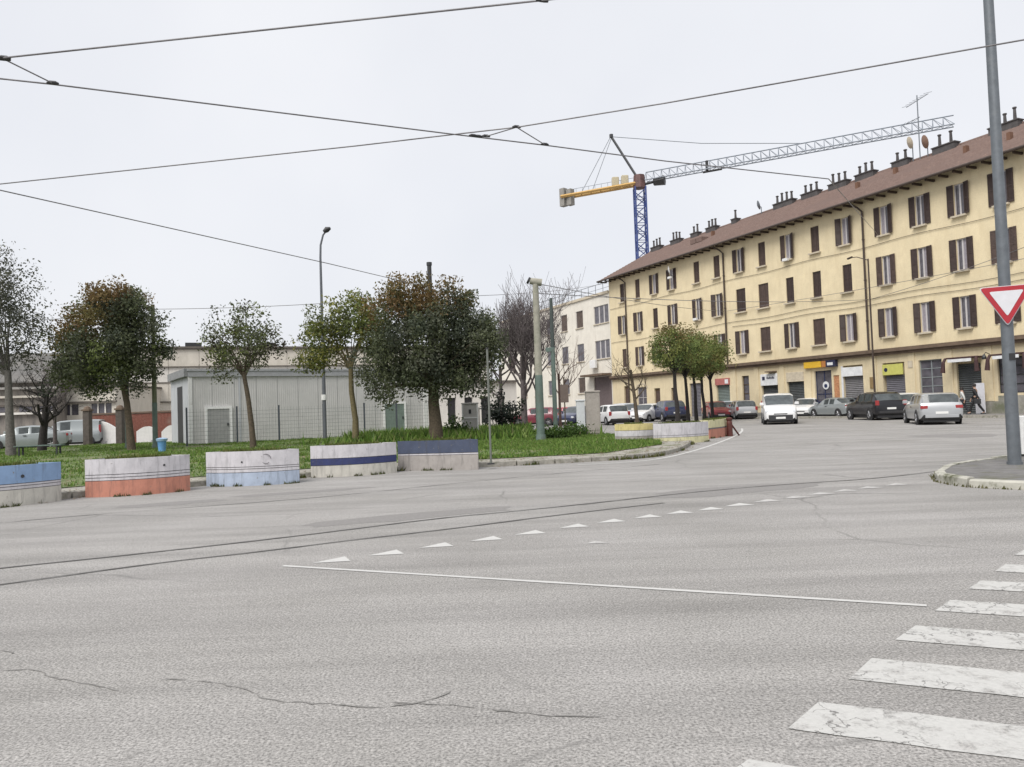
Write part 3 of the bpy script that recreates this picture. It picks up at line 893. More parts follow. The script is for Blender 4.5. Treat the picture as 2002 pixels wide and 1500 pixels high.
# roof: curved tiles as ribbed rows, darker eaves, gutter
def tile_mat():
    m, t, b = NM('clay_tiles')
    c = ramp(t, noise(t, 4.5, 5, 0.7), 0.3, 0.7, (0.122, 0.080, 0.067), (0.205, 0.142, 0.120))
    c = mixc(t, ramp(t, noise(t, 0.5, 5, 0.6), 0.45, 0.7), c, (0.155, 0.108, 0.093))
    c = mixc(t, ramp(t, noise(t, 2.5, 6, 0.7), 0.62, 0.72), c, (0.26, 0.18, 0.14))
    t.links.new(c, b.inputs['Base Color']); b.inputs['Roughness'].default_value = 0.9
    return m
M_tile = tile_mat()
x0, x1, pit = 0.15, 46.2, 0.22
nc = int((x1-x0)/pit)*4
xs = np.linspace(x0, x1, nc+1)
nr = 18
V = []; rowsv = []
for r_ in range(nr):
    f0, f1 = r_/nr, (r_+1)/nr
    for f, dz in ((f0, 0.045), (f1, 0.0)):
        y = -0.78 + 6.28*f; z = 13.36 + 3.24*f + dz
        hump = 0.05*np.abs(np.sin((xs-x0)/pit*math.pi)) + 0.015*np.sin(xs*0.9 + f*2)
        rowsv.append(np.stack([xs, np.full_like(xs, y), z + hump + nrg.normal(0, 0.004, len(xs))], 1))
V = np.concatenate(rowsv); nx = len(xs); Fq = []
for r_ in range(len(rowsv)-1):
    a = np.arange(nx-1) + r_*nx
    Fq.append(np.stack([a, a+1, a+1+nx, a+nx], 1))
RF = soup('roof', V, np.concatenate(Fq), None, M_tile, YB)
bk = MB(); bk.quad((x1,5.5,16.6),(x0,5.5,16.6),(x0,11.8,13.36),(x1,11.8,13.36)); bk.tube([(x0,5.5,16.62),(x1,5.5,16.62)], 0.13, 8); bk.build('ridge', M_tile, RF)
sf = MB(); sf.quad((x0,-0.78,13.33),(x0,0.0,13.55),(x1,0.0,13.55),(x1,-0.78,13.33)); sf.quad((x0,-0.78,13.36),(x0,5.5,16.58),(x0,5.5,16.3),(x0,-0.78,13.2))
for xx in np.arange(0.5, 46, 0.8): sf.box(xx-0.05, xx+0.05, -0.72, 0.0, 13.22, 13.34)
sf.build('eaves', M_soffit, YB)
MB().tube([(x0,-0.86,13.36),(x1,-0.86,13.36)], 0.085, 8).build('gutter', M_pipe, YB)
M_chim = plain('sooty_chimney', (0.075, 0.070, 0.070), 0.9, var=0.3, scale=3, bmp=0.3)
for c, n, wd_ in ((1.6,3,1.5),(4.75,3,1.4),(7.6,2,1.0),(9.9,3,1.3),(12.9,1,0.6),(18.5,4,2.0),(21.2,3,1.6),(23.8,3,1.6),(26.1,3,1.5),(28.9,2,1.2),(32.0,2,1.5),(35.7,3,1.7),(39.0,3,1.5)):
    m = MB(); m.box(c-wd_/2, c+wd_/2, 5.0, 5.5, 16.1, 16.80); m.box(c-wd_/2-0.05, c+wd_/2+0.05, 4.95, 5.55, 16.80, 16.87)
    for i in range(n):
        xx = c - wd_/2 + wd_*(i+0.5)/n; hh = rnd.uniform(0.5, 0.68)
        m.lathe([(0.10,16.87),(0.075,16.87+hh),(0.115,16.89+hh),(0.115,16.96+hh),(0.0,17.0+hh)], (xx, 5.25, 0), 8)
    m.build('chimney', M_chim, RF)
an = MB(); an.tube([(30.2,5.3,16.3),(30.2,5.3,20.7)], 0.035, 6); an.tube([(29.4,5.3,20.2),(31.0,5.3,20.5)], 0.02, 5); an.tube([(29.0,5.5,19.2),(30.3,5.3,19.25)], 0.02, 5)
for i in range(7):
    xx = 29.4+i*0.26; an.tube([(xx,4.9,20.2+i*0.05-0.05),(xx,5.7,20.2+i*0.05+0.2)], 0.012, 4)
for i in range(5):
    xx = 29.0+i*0.26; an.tube([(xx,5.1,19.0),(xx,5.7,19.4)], 0.012, 4)
an.build('antenna', M_galv, RF)
for x_, z_, s_, mt in ((29.7, 17.7, 1.05, M_sill), (30.75, 17.4, 1.15, plain('rusty_dish', (0.24, 0.15, 0.11), 0.8)), (15.9, 17.2, 1.0, M_galv)):
    me = d0.copy(); me.materials.clear()
    o = obj('satellite_dish', me, mt, RF, (x_, 4.9, z_)); o.scale = (s_,)*3; o.rotation_euler = (R(15), 0, R(-30))
    MB().tube([(x_,4.95,z_),(x_,5.3,z_-0.1),(x_,5.3,16.5)], 0.035, 6).build('dish_mast', M_galv, RF)
for x_, y_ in ((27.6, 2.6), (30.0, 3.2), (35.2, 2.4), (12.6, 3.0), (37.9, 2.0)):
    zz = 13.4 + 3.24*(y_+0.78)/6.28
    MB().box(x_-0.10, x_+0.10, y_-0.12, y_+0.15, zz-0.05, zz+0.38).build('roof_vent', plain('terracotta_vent', (0.16, 0.085, 0.055), 0.9), RF)
for x_ in (11.2, 12.0): MB().box(x_-0.35, x_+0.35, 2.0, 2.9, 14.9, 15.28).build('skylight', M_tile, RF)

# ---------------------------------------------------------------- cream building at the far end of the street
CB = thing('cream_building', 'pale cream flat roofed three storey building beyond the yellow block', 'building', BLOC, BRZ)
CB.scale = (BSC,)*3
M_cream = plaster('cream_plaster', (0.70, 0.665, 0.59), (0.58, 0.54, 0.47))
M_bwin = plain('brown_blind', (0.085, 0.062, 0.050), 0.7, var=0.3, scale=3)
M_entr = plain('mauve_entrance', (0.13, 0.10, 0.10), 0.7, var=0.2)
ch = []
for zb, zt in ((9.5, 11.25), (6.05, 7.85), (2.8, 4.4)):
    for c in (-8.3, -5.0, -11.7, -15.1, -18.5, -21.9):
        ch.append((c-0.72, c+0.72, zb, zt))
    if zb > 5: ch.append((-2.1, 0.62, zb, zt))
ch.append((-2.6, 0.7, 0.16, 4.3))
m = MB(); wall_holes(m, -25, 0.83, 0, 12.45, ch, 0.2)
m.quad((-25,9,0),(-25,0,0),(-25,0,12.45),(-25,9,12.45)); m.quad((-25,0,12.45),(0.83,0,12.45),(0.83,9,12.45),(-25,9,12.45)); m.quad((0.83,9,0),(-25,9,0),(-25,9,12.45),(0.83,9,12.45))
m.build('wall', M_cream, CB)
MB().box(-25.1, 0.8, -0.14, -0.003, 12.25, 12.5).build('cornice', M_sill, CB)
rl = MB()
for xx in np.arange(-24.5, 0.8, 1.4): rl.tube([(xx,0.3,12.4),(xx,0.3,13.45)], 0.03, 5)
rl.tube([(-24.5,0.3,13.45),(0.7,0.3,13.45)], 0.03, 5); rl.tube([(-24.5,0.3,12.95),(0.7,0.3,12.95)], 0.02, 5)
rl.build('roof_railing', M_galv, CB)
for (a, b, zb, zt) in ch[:-1]:
    n = 3 if b-a > 2 else 1
    fr = MB()
    for i in range(n+1):
        xx = a + (b-a)*i/n; ww = 0.10 if n == 3 and 0 < i < n else 0.05
        fr.box(max(a, xx-ww), min(b, xx+ww), 0.08, 0.14, zb, zt)
    fr.box(a+0.05, b-0.05, 0.082, 0.138, zb, zb+0.05); fr.box(a+0.05, b-0.05, 0.082, 0.138, zt-0.05, zt)
    o = fr.build('window', M_frame, CB)
    for i in range(n):
        x0_ = a+(b-a)*i/n+0.06; x1_ = a+(b-a)*(i+1)/n-0.06
        MB().box(x0_, x1_, 0.10, 0.12, zb+0.05, zt-0.05).build('pane', M_bwin if n == 1 and rnd.random() < 0.6 else M_pane, o)
    MB().box(a-0.08, b+0.08, -0.10, -0.002, zb-0.09, zb-0.003).build('sill', M_sill, o)
MB().box(-2.6, 0.7, 0.12, 0.19, 0.16, 4.3).build('entrance_door', M_entr, CB)
MB().box(-3.4, 0.78, -1.1, -0.003, 4.36, 4.56).build('canopy', M_darkband, CB)
MB().box(-2.5, -1.5, -0.5, -0.21, 5.2, 6.0, 0.04).build('air_conditioner', M_white, CB)

# ---------------------------------------------------------------- pavement along the block
def bw(x, y, z=None, gz=0.0):      # block coordinates to the world (z in block units, or gz in metres)
    c, s_ = math.cos(BRZ), math.sin(BRZ); x *= BSC; y *= BSC
    return Vector((BLOC[0]+x*c-y*s_, BLOC[1]+x*s_+y*c, gz if z is None else BLOC[2]+z*BSC))
q = [bw(-25,-2.6), bw(46,-2.6), bw(46,0.2), bw(-25,0.2)]
SW = MB().prism([(p.x, p.y) for p in q], -0.01, 0.15).build('sidewalk', plain('sidewalk_asphalt', (0.20, 0.19, 0.18), 0.9, var=0.2, scale=4, bmp=0.3))
tag(SW, kind='structure')
for i in range(60):
    a, b = -13 + i*1.0, -12.02 + i*1.0
    pts = [bw(a,-2.78), bw(b,-2.78), bw(b,-2.61), bw(a,-2.61)]
    MB().prism([(p.x, p.y) for p in pts], -0.01, 0.155).build('kerb_stone', M_concrete, SW)

# ---------------------------------------------------------------- tower crane
CR = thing('tower_crane', 'tower crane with blue lattice mast and grey jib behind the yellow block', 'crane', (19.44, 110, 0))
M_cblue = plain('crane_blue', (0.035, 0.060, 0.20), 0.5, var=0.2)
M_cgrey = plain('crane_grey', (0.26, 0.29, 0.33), 0.5, var=0.15)
M_cyel = plain('crane_yellow', (0.50, 0.31, 0.10), 0.5, var=0.15)
M_cw = plain('counterweight', (0.25, 0.24, 0.22), 0.9, var=0.2)
m = MB(); hw = 0.75
for sx in (-1, 1):
    for sy in (-1, 1): m.tube([(sx*hw,sy*hw,0),(sx*hw,sy*hw,32.8)], 0.13, 5)
z = 10.0; k = 0
while z < 32.5:
    zz = z + 1.25
    for (ax, ay), (bx, by) in (((-1,-1),(1,-1)), ((1,-1),(1,1)), ((1,1),(-1,1)), ((-1,1),(-1,-1))):
        p, q = ((ax,ay),(bx,by)) if k % 2 else ((bx,by),(ax,ay))
        m.tube([(p[0]*hw,p[1]*hw,z),(q[0]*hw,q[1]*hw,zz)], 0.065, 4); m.tube([(ax*hw,ay*hw,z),(bx*hw,by*hw,z)], 0.05, 4)
    z = zz; k += 1
m.build('mast', M_cblue, CR)
O = Vector((19.44, 110, 0))
J0 = Vector((0, 0, 33.6)); J1 = Vector((55.27, 93, 34.3)) - O; C1 = Vector((8.6, 115.2, 33.4)) - O; AP = Vector((15.92, 112, 41.1)) - O
def lattice(m, a, b, wd_, ht, n, r):
    t = (b-a).normalized(); sdv = t.cross(Vector((0,0,1))).normalized(); up = Vector((0,0,1))
    prev = None
    for i in range(n+1):
        p = a.lerp(b, i/n); l, r_, u_ = p - sdv*wd_/2, p + sdv*wd_/2, p + up*ht
        if prev:
            pl, pr, pu = prev
            for q0, q1, rr in ((pl,l,r*1.5),(pr,r_,r*1.5),(pu,u_,r*1.5)): m.tube([q0,q1], rr, 4, False)
            mid = (pu+u_)/2
            for q0 in (pl, pr, l, r_): m.tube([q0, pu if q0 in (pl, pr) else pu], r*0.7, 4, False)
            m.tube([pl, r_], r*0.7, 4, False)
        prev = (l, r_, u_)
t_ = (J1-J0).normalized()
m = MB(); lattice(m, J0 + t_*1.0, J1, 1.2, 1.25, 34, 0.055); m.build('jib', M_cgrey, CR)
m = MB(); tc_ = (C1-J0).normalized(); sdv = tc_.cross(Vector((0,0,1))).normalized()
for sgn in (-1, 1): m.tube([J0 + sdv*0.6*sgn - Vector((0,0,0.2)), C1 + sdv*0.6*sgn - Vector((0,0,0.2))], 0.24, 4)
for i in range(9): p = J0.lerp(C1, i/8) - Vector((0,0,0.2)); m.tube([p - sdv*0.6, p + sdv*0.6], 0.10, 4)
m.build('counter_jib', M_cyel, CR)
m = MB()
for i in range(12): p = J0.lerp(C1, i/12); m.tube([p + sdv*0.7, p + sdv*0.7 + Vector((0,0,1.0))], 0.03, 4)
m.tube([J0 + sdv*0.7 + Vector((0,0,1.0)), C1 + sdv*0.7 + Vector((0,0,1.0))], 0.035, 4); m.build('walkway_rail', M_cgrey, CR)
for i, dz in ((0, 0.0), (1, 0.0)):
    p = C1 + tc_*(-0.2 - i*1.1)
    m = MB()
    m.tube([p + Vector((0,0,-1.6)), p + Vector((0,0,1.1 - 0.3*i))], 0.62, 4); m.build('counterweight', M_cw, CR)
m = MB(); m.tube([J0 + Vector((0,0,0.2)), AP], 0.19, 6); m.tube([AP + Vector((0,0,-0.15)), AP + Vector((0,0,0.35))], 0.30, 6); m.build('apex_strut', M_black, CR)
m = MB()
pj = J0.lerp(J1, 0.56) + Vector((0,0,1.25))
m.tube([AP, AP.lerp(pj, 0.5) - Vector((0,0,0.5)), pj], 0.045, 4); m.tube([AP + sdv*0.2, J0.lerp(C1, 0.62) + sdv*0.5], 0.04, 4); m.tube([AP - sdv*0.2, J0.lerp(C1, 0.72) - sdv*0.5], 0.04, 4)
m.build('pendant_cable', M_galv, CR)
m = MB(); m.tube([J0 + Vector((0,0,-0.9)), J0 + Vector((0,0,1.0))], [0.95, 0.8], 8); m.build('slewing_unit', plain('crane_red', (0.12, 0.06, 0.055), 0.6, var=0.5, scale=1), CR)
p = J0 + t_*2.9 + Vector((0,0,-0.35)); m = MB(); m.tube([p - t_*0.8, p + t_*0.8], [0.55, 0.72], 6); m.tube([J0 - Vector((0,0,0.5)), p - t_*0.8], 0.2, 5); m.build('operator_cab', M_dark, CR)
m = MB()
for f in (0.18, 0.30): p = J0.lerp(C1, f); m.box(p.x-0.5, p.x+0.5, p.y-0.4, p.y+0.4, p.z+0.1, p.z+1.35, 0.08)
m.build('winch_housing', plain('crane_cream', (0.45, 0.40, 0.28), 0.6), CR)
m = MB(); p = J0.lerp(J1, 0.245); m.tube([p - Vector((0,0,0.1)), p + Vector((0,0,1.3))], 0.22, 5); m.tube([p - Vector((0,0,0.25)) - t_*0.6, p - Vector((0,0,0.25)) + t_*2.0], 0.16, 5); m.build('trolley', M_dark, CR)

# ---------------------------------------------------------------- metal cabin building in the park
pb_ = at(372, 41.0); pc = at(838, 48.5)
ex = (pc - pb_).normalized(); prz = math.atan2(ex.y, ex.x); LW = (pc - pb_).length
CBN = thing('metal_cabin', 'wide grey corrugated metal cabin building with white door frames in the park', 'building', (pb_.x, pb_.y, 0.12), prz)
M_metal = plain('cabin_sheet', (0.55, 0.54, 0.53), 0.45, 0.08, var=0.06, scale=1.2, dirt=((0.48, 0.475, 0.465), 0.8, 0.5, 0.75))
M_metal2 = plain('cabin_side_sheet', (0.46, 0.475, 0.50), 0.55, 0.05, var=0.08, scale=1.2)
M_trim = plain('cabin_trim', (0.36, 0.365, 0.38), 0.5, 0.2, var=0.1)
CH = 3.95
# front panels, each a ribbed sheet
npan = 12; pw = LW/npan
for i in range(npan):
    m = MB(); x0_ = i*pw + 0.009; x1_ = (i+1)*pw - 0.009; nr_ = 10
    prev = None
    for k in range(nr_*2+1):
        xx = x0_ + (x1_-x0_)*k/(nr_*2); yy = -0.009 if k % 2 else 0.0
        if prev: m.quad((prev[0],prev[1],0.0),(xx,yy,0.0),(xx,yy,CH-0.32),(prev[0],prev[1],CH-0.32))
        prev = (xx, yy)
    m.build('wall_panel', M_metal, CBN)
m = MB(); m.box(0.0, LW, 0.02, 6.0, 0, CH-0.3); m.build('cabin_core', M_trim, CBN)
m = MB(); m.box(-0.06, LW+0.06, -0.10, 6.1, CH-0.32, CH-0.02); m.box(-0.1, LW+0.1, -0.14, 6.14, CH-0.02, CH+0.10); m.build('roof_fascia', M_trim, CBN)
m = MB(); m.box(-0.05, 0.14, -0.06, 0.0, 0, CH-0.33); m.build('corner_post', M_white, CBN)
m = MB(); m.box(LW-0.3, LW, -0.06, 0.0, 0, CH-0.33); m.build('corner_post', M_white, CBN)
for xx in (2.55,): MB().box(xx, xx+0.09, -0.05, -0.013, 0, CH-0.33).build('downpipe', M_metal2, CBN)
# side face with the tall dark slot
for y0_, y1_ in ((0.03, 1.9), (3.75, 6.0)):
    MB().box(-0.03, -0.002, y0_, y1_, 0, CH-0.33).build('side_panel', M_metal2, CBN)
MB().box(-0.03, -0.003, 1.92, 3.73, CH-0.74, CH-0.33).build('side_panel', M_metal2, CBN)
MB().box(-0.02, -0.004, 1.92, 3.73, 0, CH-0.75).build('side_slot', M_dark, CBN)
MB().box(-0.24, -0.07, -0.02, 5.8, CH-0.30, CH+0.12).build('side_canopy', plain('cabin_canopy', (0.22, 0.225, 0.23), 0.6, var=0.25), CBN)
def line_x(o, e, u):        # how far along a wall line a line of sight meets it
    d = ray(u, 805); k = d.x/d.y
    return (k*o.y - o.x)/(e.x - k*e.y)
def door_frame(u0, u1, vt, mat_in):
    # white door frame standing on the cabin wall
    a, b = line_x(pb_, ex, u0), line_x(pb_, ex, u1); h = 2.0
    f = MB(); f.box(a, a+0.13, -0.10, -0.02, 0, h); f.box(b-0.13, b, -0.10, -0.02, 0, h); f.box(a+0.13, b-0.13, -0.098, -0.022, h-0.13, h)
    d = f.build('door_frame', plain('bright_white_frame', (0.80, 0.80, 0.79), 0.5, var=0.05), CBN)
    MB().box(a+0.13, b-0.13, -0.07, -0.03, 0.02, h-0.13).build('door_leaf', mat_in, d)
    MB().box(b-0.26, b-0.20, -0.12, -0.071, 0.95, 1.1).build('door_handle', M_black, d)
door_frame(400, 453, 800, plain('door_grey', (0.33, 0.33, 0.325), 0.6, var=0.1))
door_frame(748, 793, 788, plain('door_green', (0.17, 0.22, 0.19), 0.6, var=0.15))

# mesh fence in front of the cabin: posts and wire panels
M_post = plain('fence_post', (0.075, 0.085, 0.10), 0.5, 0.2, var=0.2)
M_wire = plain('fence_wire', (0.13, 0.15, 0.145), 0.5, 0.3, var=0.2)
fa, fb = at(366, 38.8), at(842, 45.5)
fe = (fb-fa).normalized(); FL = (fb-fa).length
FN = thing('mesh_fence', 'grey wire mesh fence with dark posts before the metal cabin', 'fence', (fa.x, fa.y, 0.12), math.atan2(fe.y, fe.x))
fx = [0.0] + [line_x(fa, fe, u) for u in (463, 545, 632, 712, 775)] + [FL]
for xx in fx: MB().box(xx-0.04, xx+0.04, -0.04, 0.04, 0, 1.95).build('fence_post', M_post, FN)
for a, b in zip(fx, fx[1:]):
    m = MB()
    for z_ in np.arange(0.1, 1.9, 0.2): m.tube([(a+0.04, 0.0, z_), (b-0.04, 0.0, z_)], 0.006, 3, False)
    n = int((b-a)/0.16)
    for i in range(1, n): xx = a + (b-a)*i/n; m.tube([(xx, 0.012, 0.06), (xx, 0.012, 1.86)], 0.004, 3, False)
    m.build('wire_panel', M_wire, FN)

# ---------------------------------------------------------------- long beige works building behind
M_beige = plaster('beige_concrete', (0.61, 0.57, 0.50), (0.51, 0.475, 0.41))
M_beige2 = plaster('beige_render', (0.72, 0.69, 0.64), (0.62, 0.595, 0.545))
M_ledge = plain('dark_ledge', (0.12, 0.105, 0.09), 0.85, var=0.2)
wa, wb = at(205, 66), at(960, 80)
we = (wb-wa).normalized(); WL = (wb-wa).length
WK = thing('works_building', 'long low beige works building with dark ledges behind the metal cabin', 'building', (wa.x, wa.y, 0), math.atan2(we.y, we.x))
m = MB(); m.box(0, WL, 0.02, 14, 0, 7.9); m.build('wall', M_beige2, WK)
lev = [0.0, 1.95, 3.15, 4.85, 6.25, 7.85]
nb = 14
for j in range(len(lev)-1):
    for i in range(nb):
        a, b = WL*i/nb+0.02, WL*(i+1)/nb-0.02
        MB().box(a, b, -0.06, 0.018, lev[j]+0.03, lev[j+1]-0.07).build('facade_panel', M_beige if j in (1, 2, 4) else M_beige2, WK)
    MB().box(-0.05, WL+0.05, -0.22 if j in (1, 3, 4) else -0.11, 0.015, lev[j+1]-0.065, lev[j+1]+0.02).build('ledge', M_ledge, WK)
m = MB(); m.box(-0.15, WL+0.15, -0.25, 14.1, 7.88, 8.05); m.build('roof_edge', M_ledge, WK)
for x_ in (6.5, 13.0): MB().box(x_, x_+1.4, 1.0, 2.0, 8.06, 8.5).build('roof_vent', M_dark, WK)
# lower beige wing on the left with strip windows
la, lb = at(95, 60), at(228, 60)
le = (lb-la).normalized(); LL = (lb-la).length
LWG = thing('low_wing', 'low beige wing with a row of dark strip windows left of the works building', 'building', (la.x, la.y, 0), math.atan2(le.y, le.x))
hs = []
for a, b in ((0.42, 2.4), (3.3, 5.0)): hs.append((a, b, 2.15, 3.0))
m = MB(); wall_holes(m, 0, LL, 0, 4.3, hs, 0.18); m.quad((LL,0,0),(LL,8,0),(LL,8,4.3),(LL,0,4.3)); m.quad((0,8,0),(0,0,0),(0,0,4.3),(0,8,4.3)); m.quad((0,0,4.3),(LL,0,4.3),(LL,8,4.3),(0,8,4.3)); m.build('wall', M_beige, LWG)
for (a, b, zb, zt) in hs:
    o = MB().box(a, b, 0.14, 0.17, zb, zt).build('window', M_pane, LWG)
    for i in range(4): xx = a + (b-a)*i/3; MB().box(xx-0.05, xx+0.05, 0.05, 0.139, zb, zt).build('mullion', M_beige2, o)
MB().box(-0.1, LL+0.1, -0.25, -0.003, 3.05, 3.2).build('ledge', M_ledge, LWG)
MB().box(-0.1, LL+0.1, -0.3, 8.1, 4.28, 4.45).build('roof_edge', M_ledge, LWG)
# grey shed with a sheet roof on the far left
sa, sb = at(-180, 56), at(112, 58)
se = (sb-sa).normalized(); SL = (sb-sa).length
SH = thing('grey_shed', 'grey shed with a dark sheet roof at the left edge', 'building', (sa.x, sa.y, 0), math.atan2(se.y, se.x))
M_shroof = plain('shed_roof', (0.125, 0.122, 0.115), 0.8, var=0.2, scale=1.5, dirt=((0.17, 0.16, 0.145), 0.7, 0.5, 0.7))
M_shwall = plaster('shed_wall', (0.26, 0.235, 0.21), (0.15, 0.14, 0.13), 0.45, 0.65)
MB().box(0, SL, 0.02, 12, 0, 5.0).build('wall', M_shwall, SH)
for i in range(16):
    a, b = SL*i/16+0.01, SL*(i+1)/16-0.01
    m = MB(); m.quad((a,-0.7,4.75),(b,-0.7,4.75),(b,3.6,7.2),(a,3.6,7.2)); m.quad((a,-0.7,4.75),(a,-0.7,4.65),(b,-0.7,4.65),(b,-0.7,4.75)); m.box(a, a+0.06, -0.7, -0.6, 4.7, 4.85); m.build('roof_sheet', M_shroof, SH)
m = MB(); m.quad((0,3.6,7.2),(SL,3.6,7.2),(SL,12,5),(0,12,5)); m.quad((SL,0,5.0),(SL,12,5.0),(SL,3.6,7.2),(SL,3.6,7.2)); m.build('roof_back', M_shroof, SH)
for z_, mt in ((4.2, M_beige2), (3.55, M_beige), (2.9, M_ledge), (2.3, M_beige2)):
    MB().box(0, SL, -0.25 if mt is not M_ledge else -0.1, 0.015, z_, z_+0.16).build('ledge', mt, SH)
for i in range(7):
    x_ = SL*(i+0.2)/7
    MB().box(x_, x_+SL/7*0.6, -0.03, 0.015, 2.5, 2.88).build('window', M_pane, SH)
# pale low hall seen below the trees in the middle
ha, hb = at(830, 66), at(1012, 70)
he = (hb-ha).normalized(); HL = (hb-ha).length
HA = thing('pale_hall', 'pale low hall with dark openings glimpsed behind the bare trees', 'building', (ha.x, ha.y, 0), math.atan2(he.y, he.x))
hs = [(x_, x_+0.8, 0.3, 2.6) for x_ in (0.6, 2.2, 3.8, 5.4, 7.0)]
m = MB(); wall_holes(m, 0, HL, 0, 3.9, hs, 0.3); m.quad((0,0,3.9),(HL,0,3.9),(HL,6,3.9),(0,6,3.9)); m.build('wall', M_beige2, HA)
for (a, b, zb, zt) in hs: MB().box(a+0.02, b-0.02, 0.22, 0.27, zb, zt).build('door', M_dark, HA)
MB().box(-0.1, HL+0.1, -0.3, 6, 3.88, 4.05).build('roof_edge', M_ledge, HA)

# brick boundary wall: each brick of the courses that can be told apart is too small, so courses are modelled in one relief
M_brick = None
def brick_mat():
    m, t, b = NM('old_brick')
    c = ramp(t, noise(t, 7, 5, 0.7), 0.3, 0.7, (0.13, 0.045, 0.032), (0.25, 0.098, 0.070))
    c = mixc(t, ramp(t, noise(t, 1.2, 5), 0.55, 0.72), c, (0.22, 0.15, 0.12))
    t.links.new(c, b.inputs['Base Color']); b.inputs['Roughness'].default_value = 0.95
    return m
M_brick = brick_mat()
ba, bb_ = at(172, 55), at(352, 53)
be = (bb_-ba).normalized(); BL = (bb_-ba).length
BW = thing('brick_wall', 'low red brick boundary wall left of the metal cabin', 'wall', (ba.x, ba.y, 0), math.atan2(be.y, be.x))
MB().box(0, BL, 0.02, 0.3, 0, 2.05).build('mortar_core', plain('mortar', (0.22, 0.17, 0.14), 0.95), BW)
m = MB(); z_ = 0.02; r_ = 0
while z_ < 1.98:
    x_ = -0.12*(r_ % 2)
    while x_ < BL:
        a, b = max(0, x_+0.006), min(BL, x_+0.242)
        if b-a > 0.03: yo = rnd.uniform(-0.008, 0.004); m.box(a, b, yo, 0.05, z_, z_+0.062)
        x_ += 0.25
    z_ += 0.074; r_ += 1
tag(m.build('bricks', M_brick, BW), kind='stuff')
MB().box(-0.05, BL+0.05, -0.06, 0.36, 2.05, 2.16).build('coping', M_darkband, BW)

# low white graffiti-marked wall pieces
M_graf = plain('white_wall_graffiti', (0.66, 0.65, 0.63), 0.8, var=0.08, dirt=((0.30, 0.29, 0.30), 1.6, 0.60, 0.70))
for (u0, u1, y_, h0, h1, lab) in ((178, 232, 51, 1.75, 1.25, 'white rounded wall piece with faded graffiti beside the dark gate pillar'), (238, 252, 50.5, 1.2, 1.2, 'narrow white wall piece between two gate pillars'), (267, 303, 50, 1.0, 1.25, 'white low wall piece next to the leaning tree trunk'), (316, 345, 50, 0.9, 1.35, 'white low wall piece at the metal cabin corner')):
    a, b = at(u0, y_), at(u1, y_); e_ = (b-a).normalized(); L_ = (b-a).length; n = 10
    m = MB()
    for i in range(n):
        f0, f1 = i/n, (i+1)/n
        g_ = lambda f: (h0+(h1-h0)*f)*(0.82+0.18*math.sin(math.pi*min(1, f*1.1)))
        za, zb = g_(f0), g_(f1); xa, xb = L_*f0, L_*f1
        m.quad((xa,0,0),(xb,0,0),(xb,0,zb),(xa,0,za)); m.quad((xa,0,za),(xb,0,zb),(xb,0.22,zb),(xa,0.22,za)); m.quad((xb,0.22,0),(xa,0.22,0),(xa,0.22,za),(xb,0.22,zb))
    m.quad((0,0.22,0),(0,0,0),(0,0,g_(0)),(0,0.22,g_(0))); m.quad((L_,0,0),(L_,0.22,0),(L_,0.22,g_(1)),(L_,0,g_(1)))
    o = m.build('low_wall', M_graf, None, (a.x, a.y, 0), math.atan2(e_.y, e_.x)); tag(o, lab, 'wall', 'white low wall pieces')
# gate pillars
for u, y_, lab in ((172, 47.5, 'dark weathered gate pillar with a cap, left of the white rounded wall'), (236, 47.5, 'dark weathered gate pillar with a cap, right of the white rounded wall')):
    p = at(u, y_); t_o = thing('gate_pillar', lab, 'pillar', (p.x, p.y, 0.12), 0, 'gate pillars')
    m = MB(); m.box(-0.2, 0.2, -0.2, 0.2, 0, 2.1, 0.02); m.build('shaft', plain('pillar_stone', (0.10, 0.085, 0.075), 0.9, var=0.3, scale=5, bmp=0.4), t_o)
    m = MB(); m.box(-0.25, 0.25, -0.25, 0.25, 2.1, 2.2); m.lathe([(0.25,2.2),(0.16,2.35),(0.0,2.42)], (0,0,0), 8); m.build('cap', M_darkband, t_o)

# ---------------------------------------------------------------- painted concrete planters along the road
def pc_(name, col, d=0.5):     # hand-painted concrete: blotches, drips and chipped spots
    m, t, b = NM(name)
    c = ramp(t, noise(t, 5, 5, 0.6), 0.3, 0.7, tuple(x*0.88 for x in col), tuple(min(1, x*1.08) for x in col))
    drip = noise(t, 7, 5, 0.65, stretch=(1.6, 1.6, 0.22))
    c = mixc(t, ramp(t, drip, 0.52, 0.68), c, tuple(x*0.62+0.02 for x in col))
    chip = noise(t, 16, 6, 0.75)
    c = mixc(t, ramp(t, chip, 0.63, 0.67), c, (0.22, 0.205, 0.185))
    t.links.new(c, b.inputs['Base Color']); b.inputs['Roughness'].default_value = 0.85
    bump(t, b, chip, 0.35, 0.01)
    return m
def pc_old(name, col, d=0.5):
    return plain(name, col, 0.85, var=0.10, scale=5, bmp=0.2, bscale=25, dirt=(tuple(x*0.5+0.03 for x in col), 4.5, 0.56, 0.70))
PW = pc_('planter_white', (0.53, 0.515, 0.535)); PB = pc_('planter_blue', (0.23, 0.34, 0.52)); PLB = pc_('planter_pale_blue', (0.37, 0.43, 0.53)); PO = pc_('planter_salmon', (0.47, 0.205, 0.145))
PC = pc_('planter_cream', (0.51, 0.49, 0.44)); PN = pc_('planter_navy', (0.035, 0.045, 0.13)); PBG = pc_('planter_beige', (0.34, 0.315, 0.295)); PY = pc_('planter_yellow', (0.56, 0.48, 0.22)); PYP = pc_('planter_pale_yellow', (0.58, 0.55, 0.34)); PS = pc_('planter_slate', (0.06, 0.075, 0.12)); PG = plain('planter_groove', (0.20, 0.19, 0.20), 0.9)
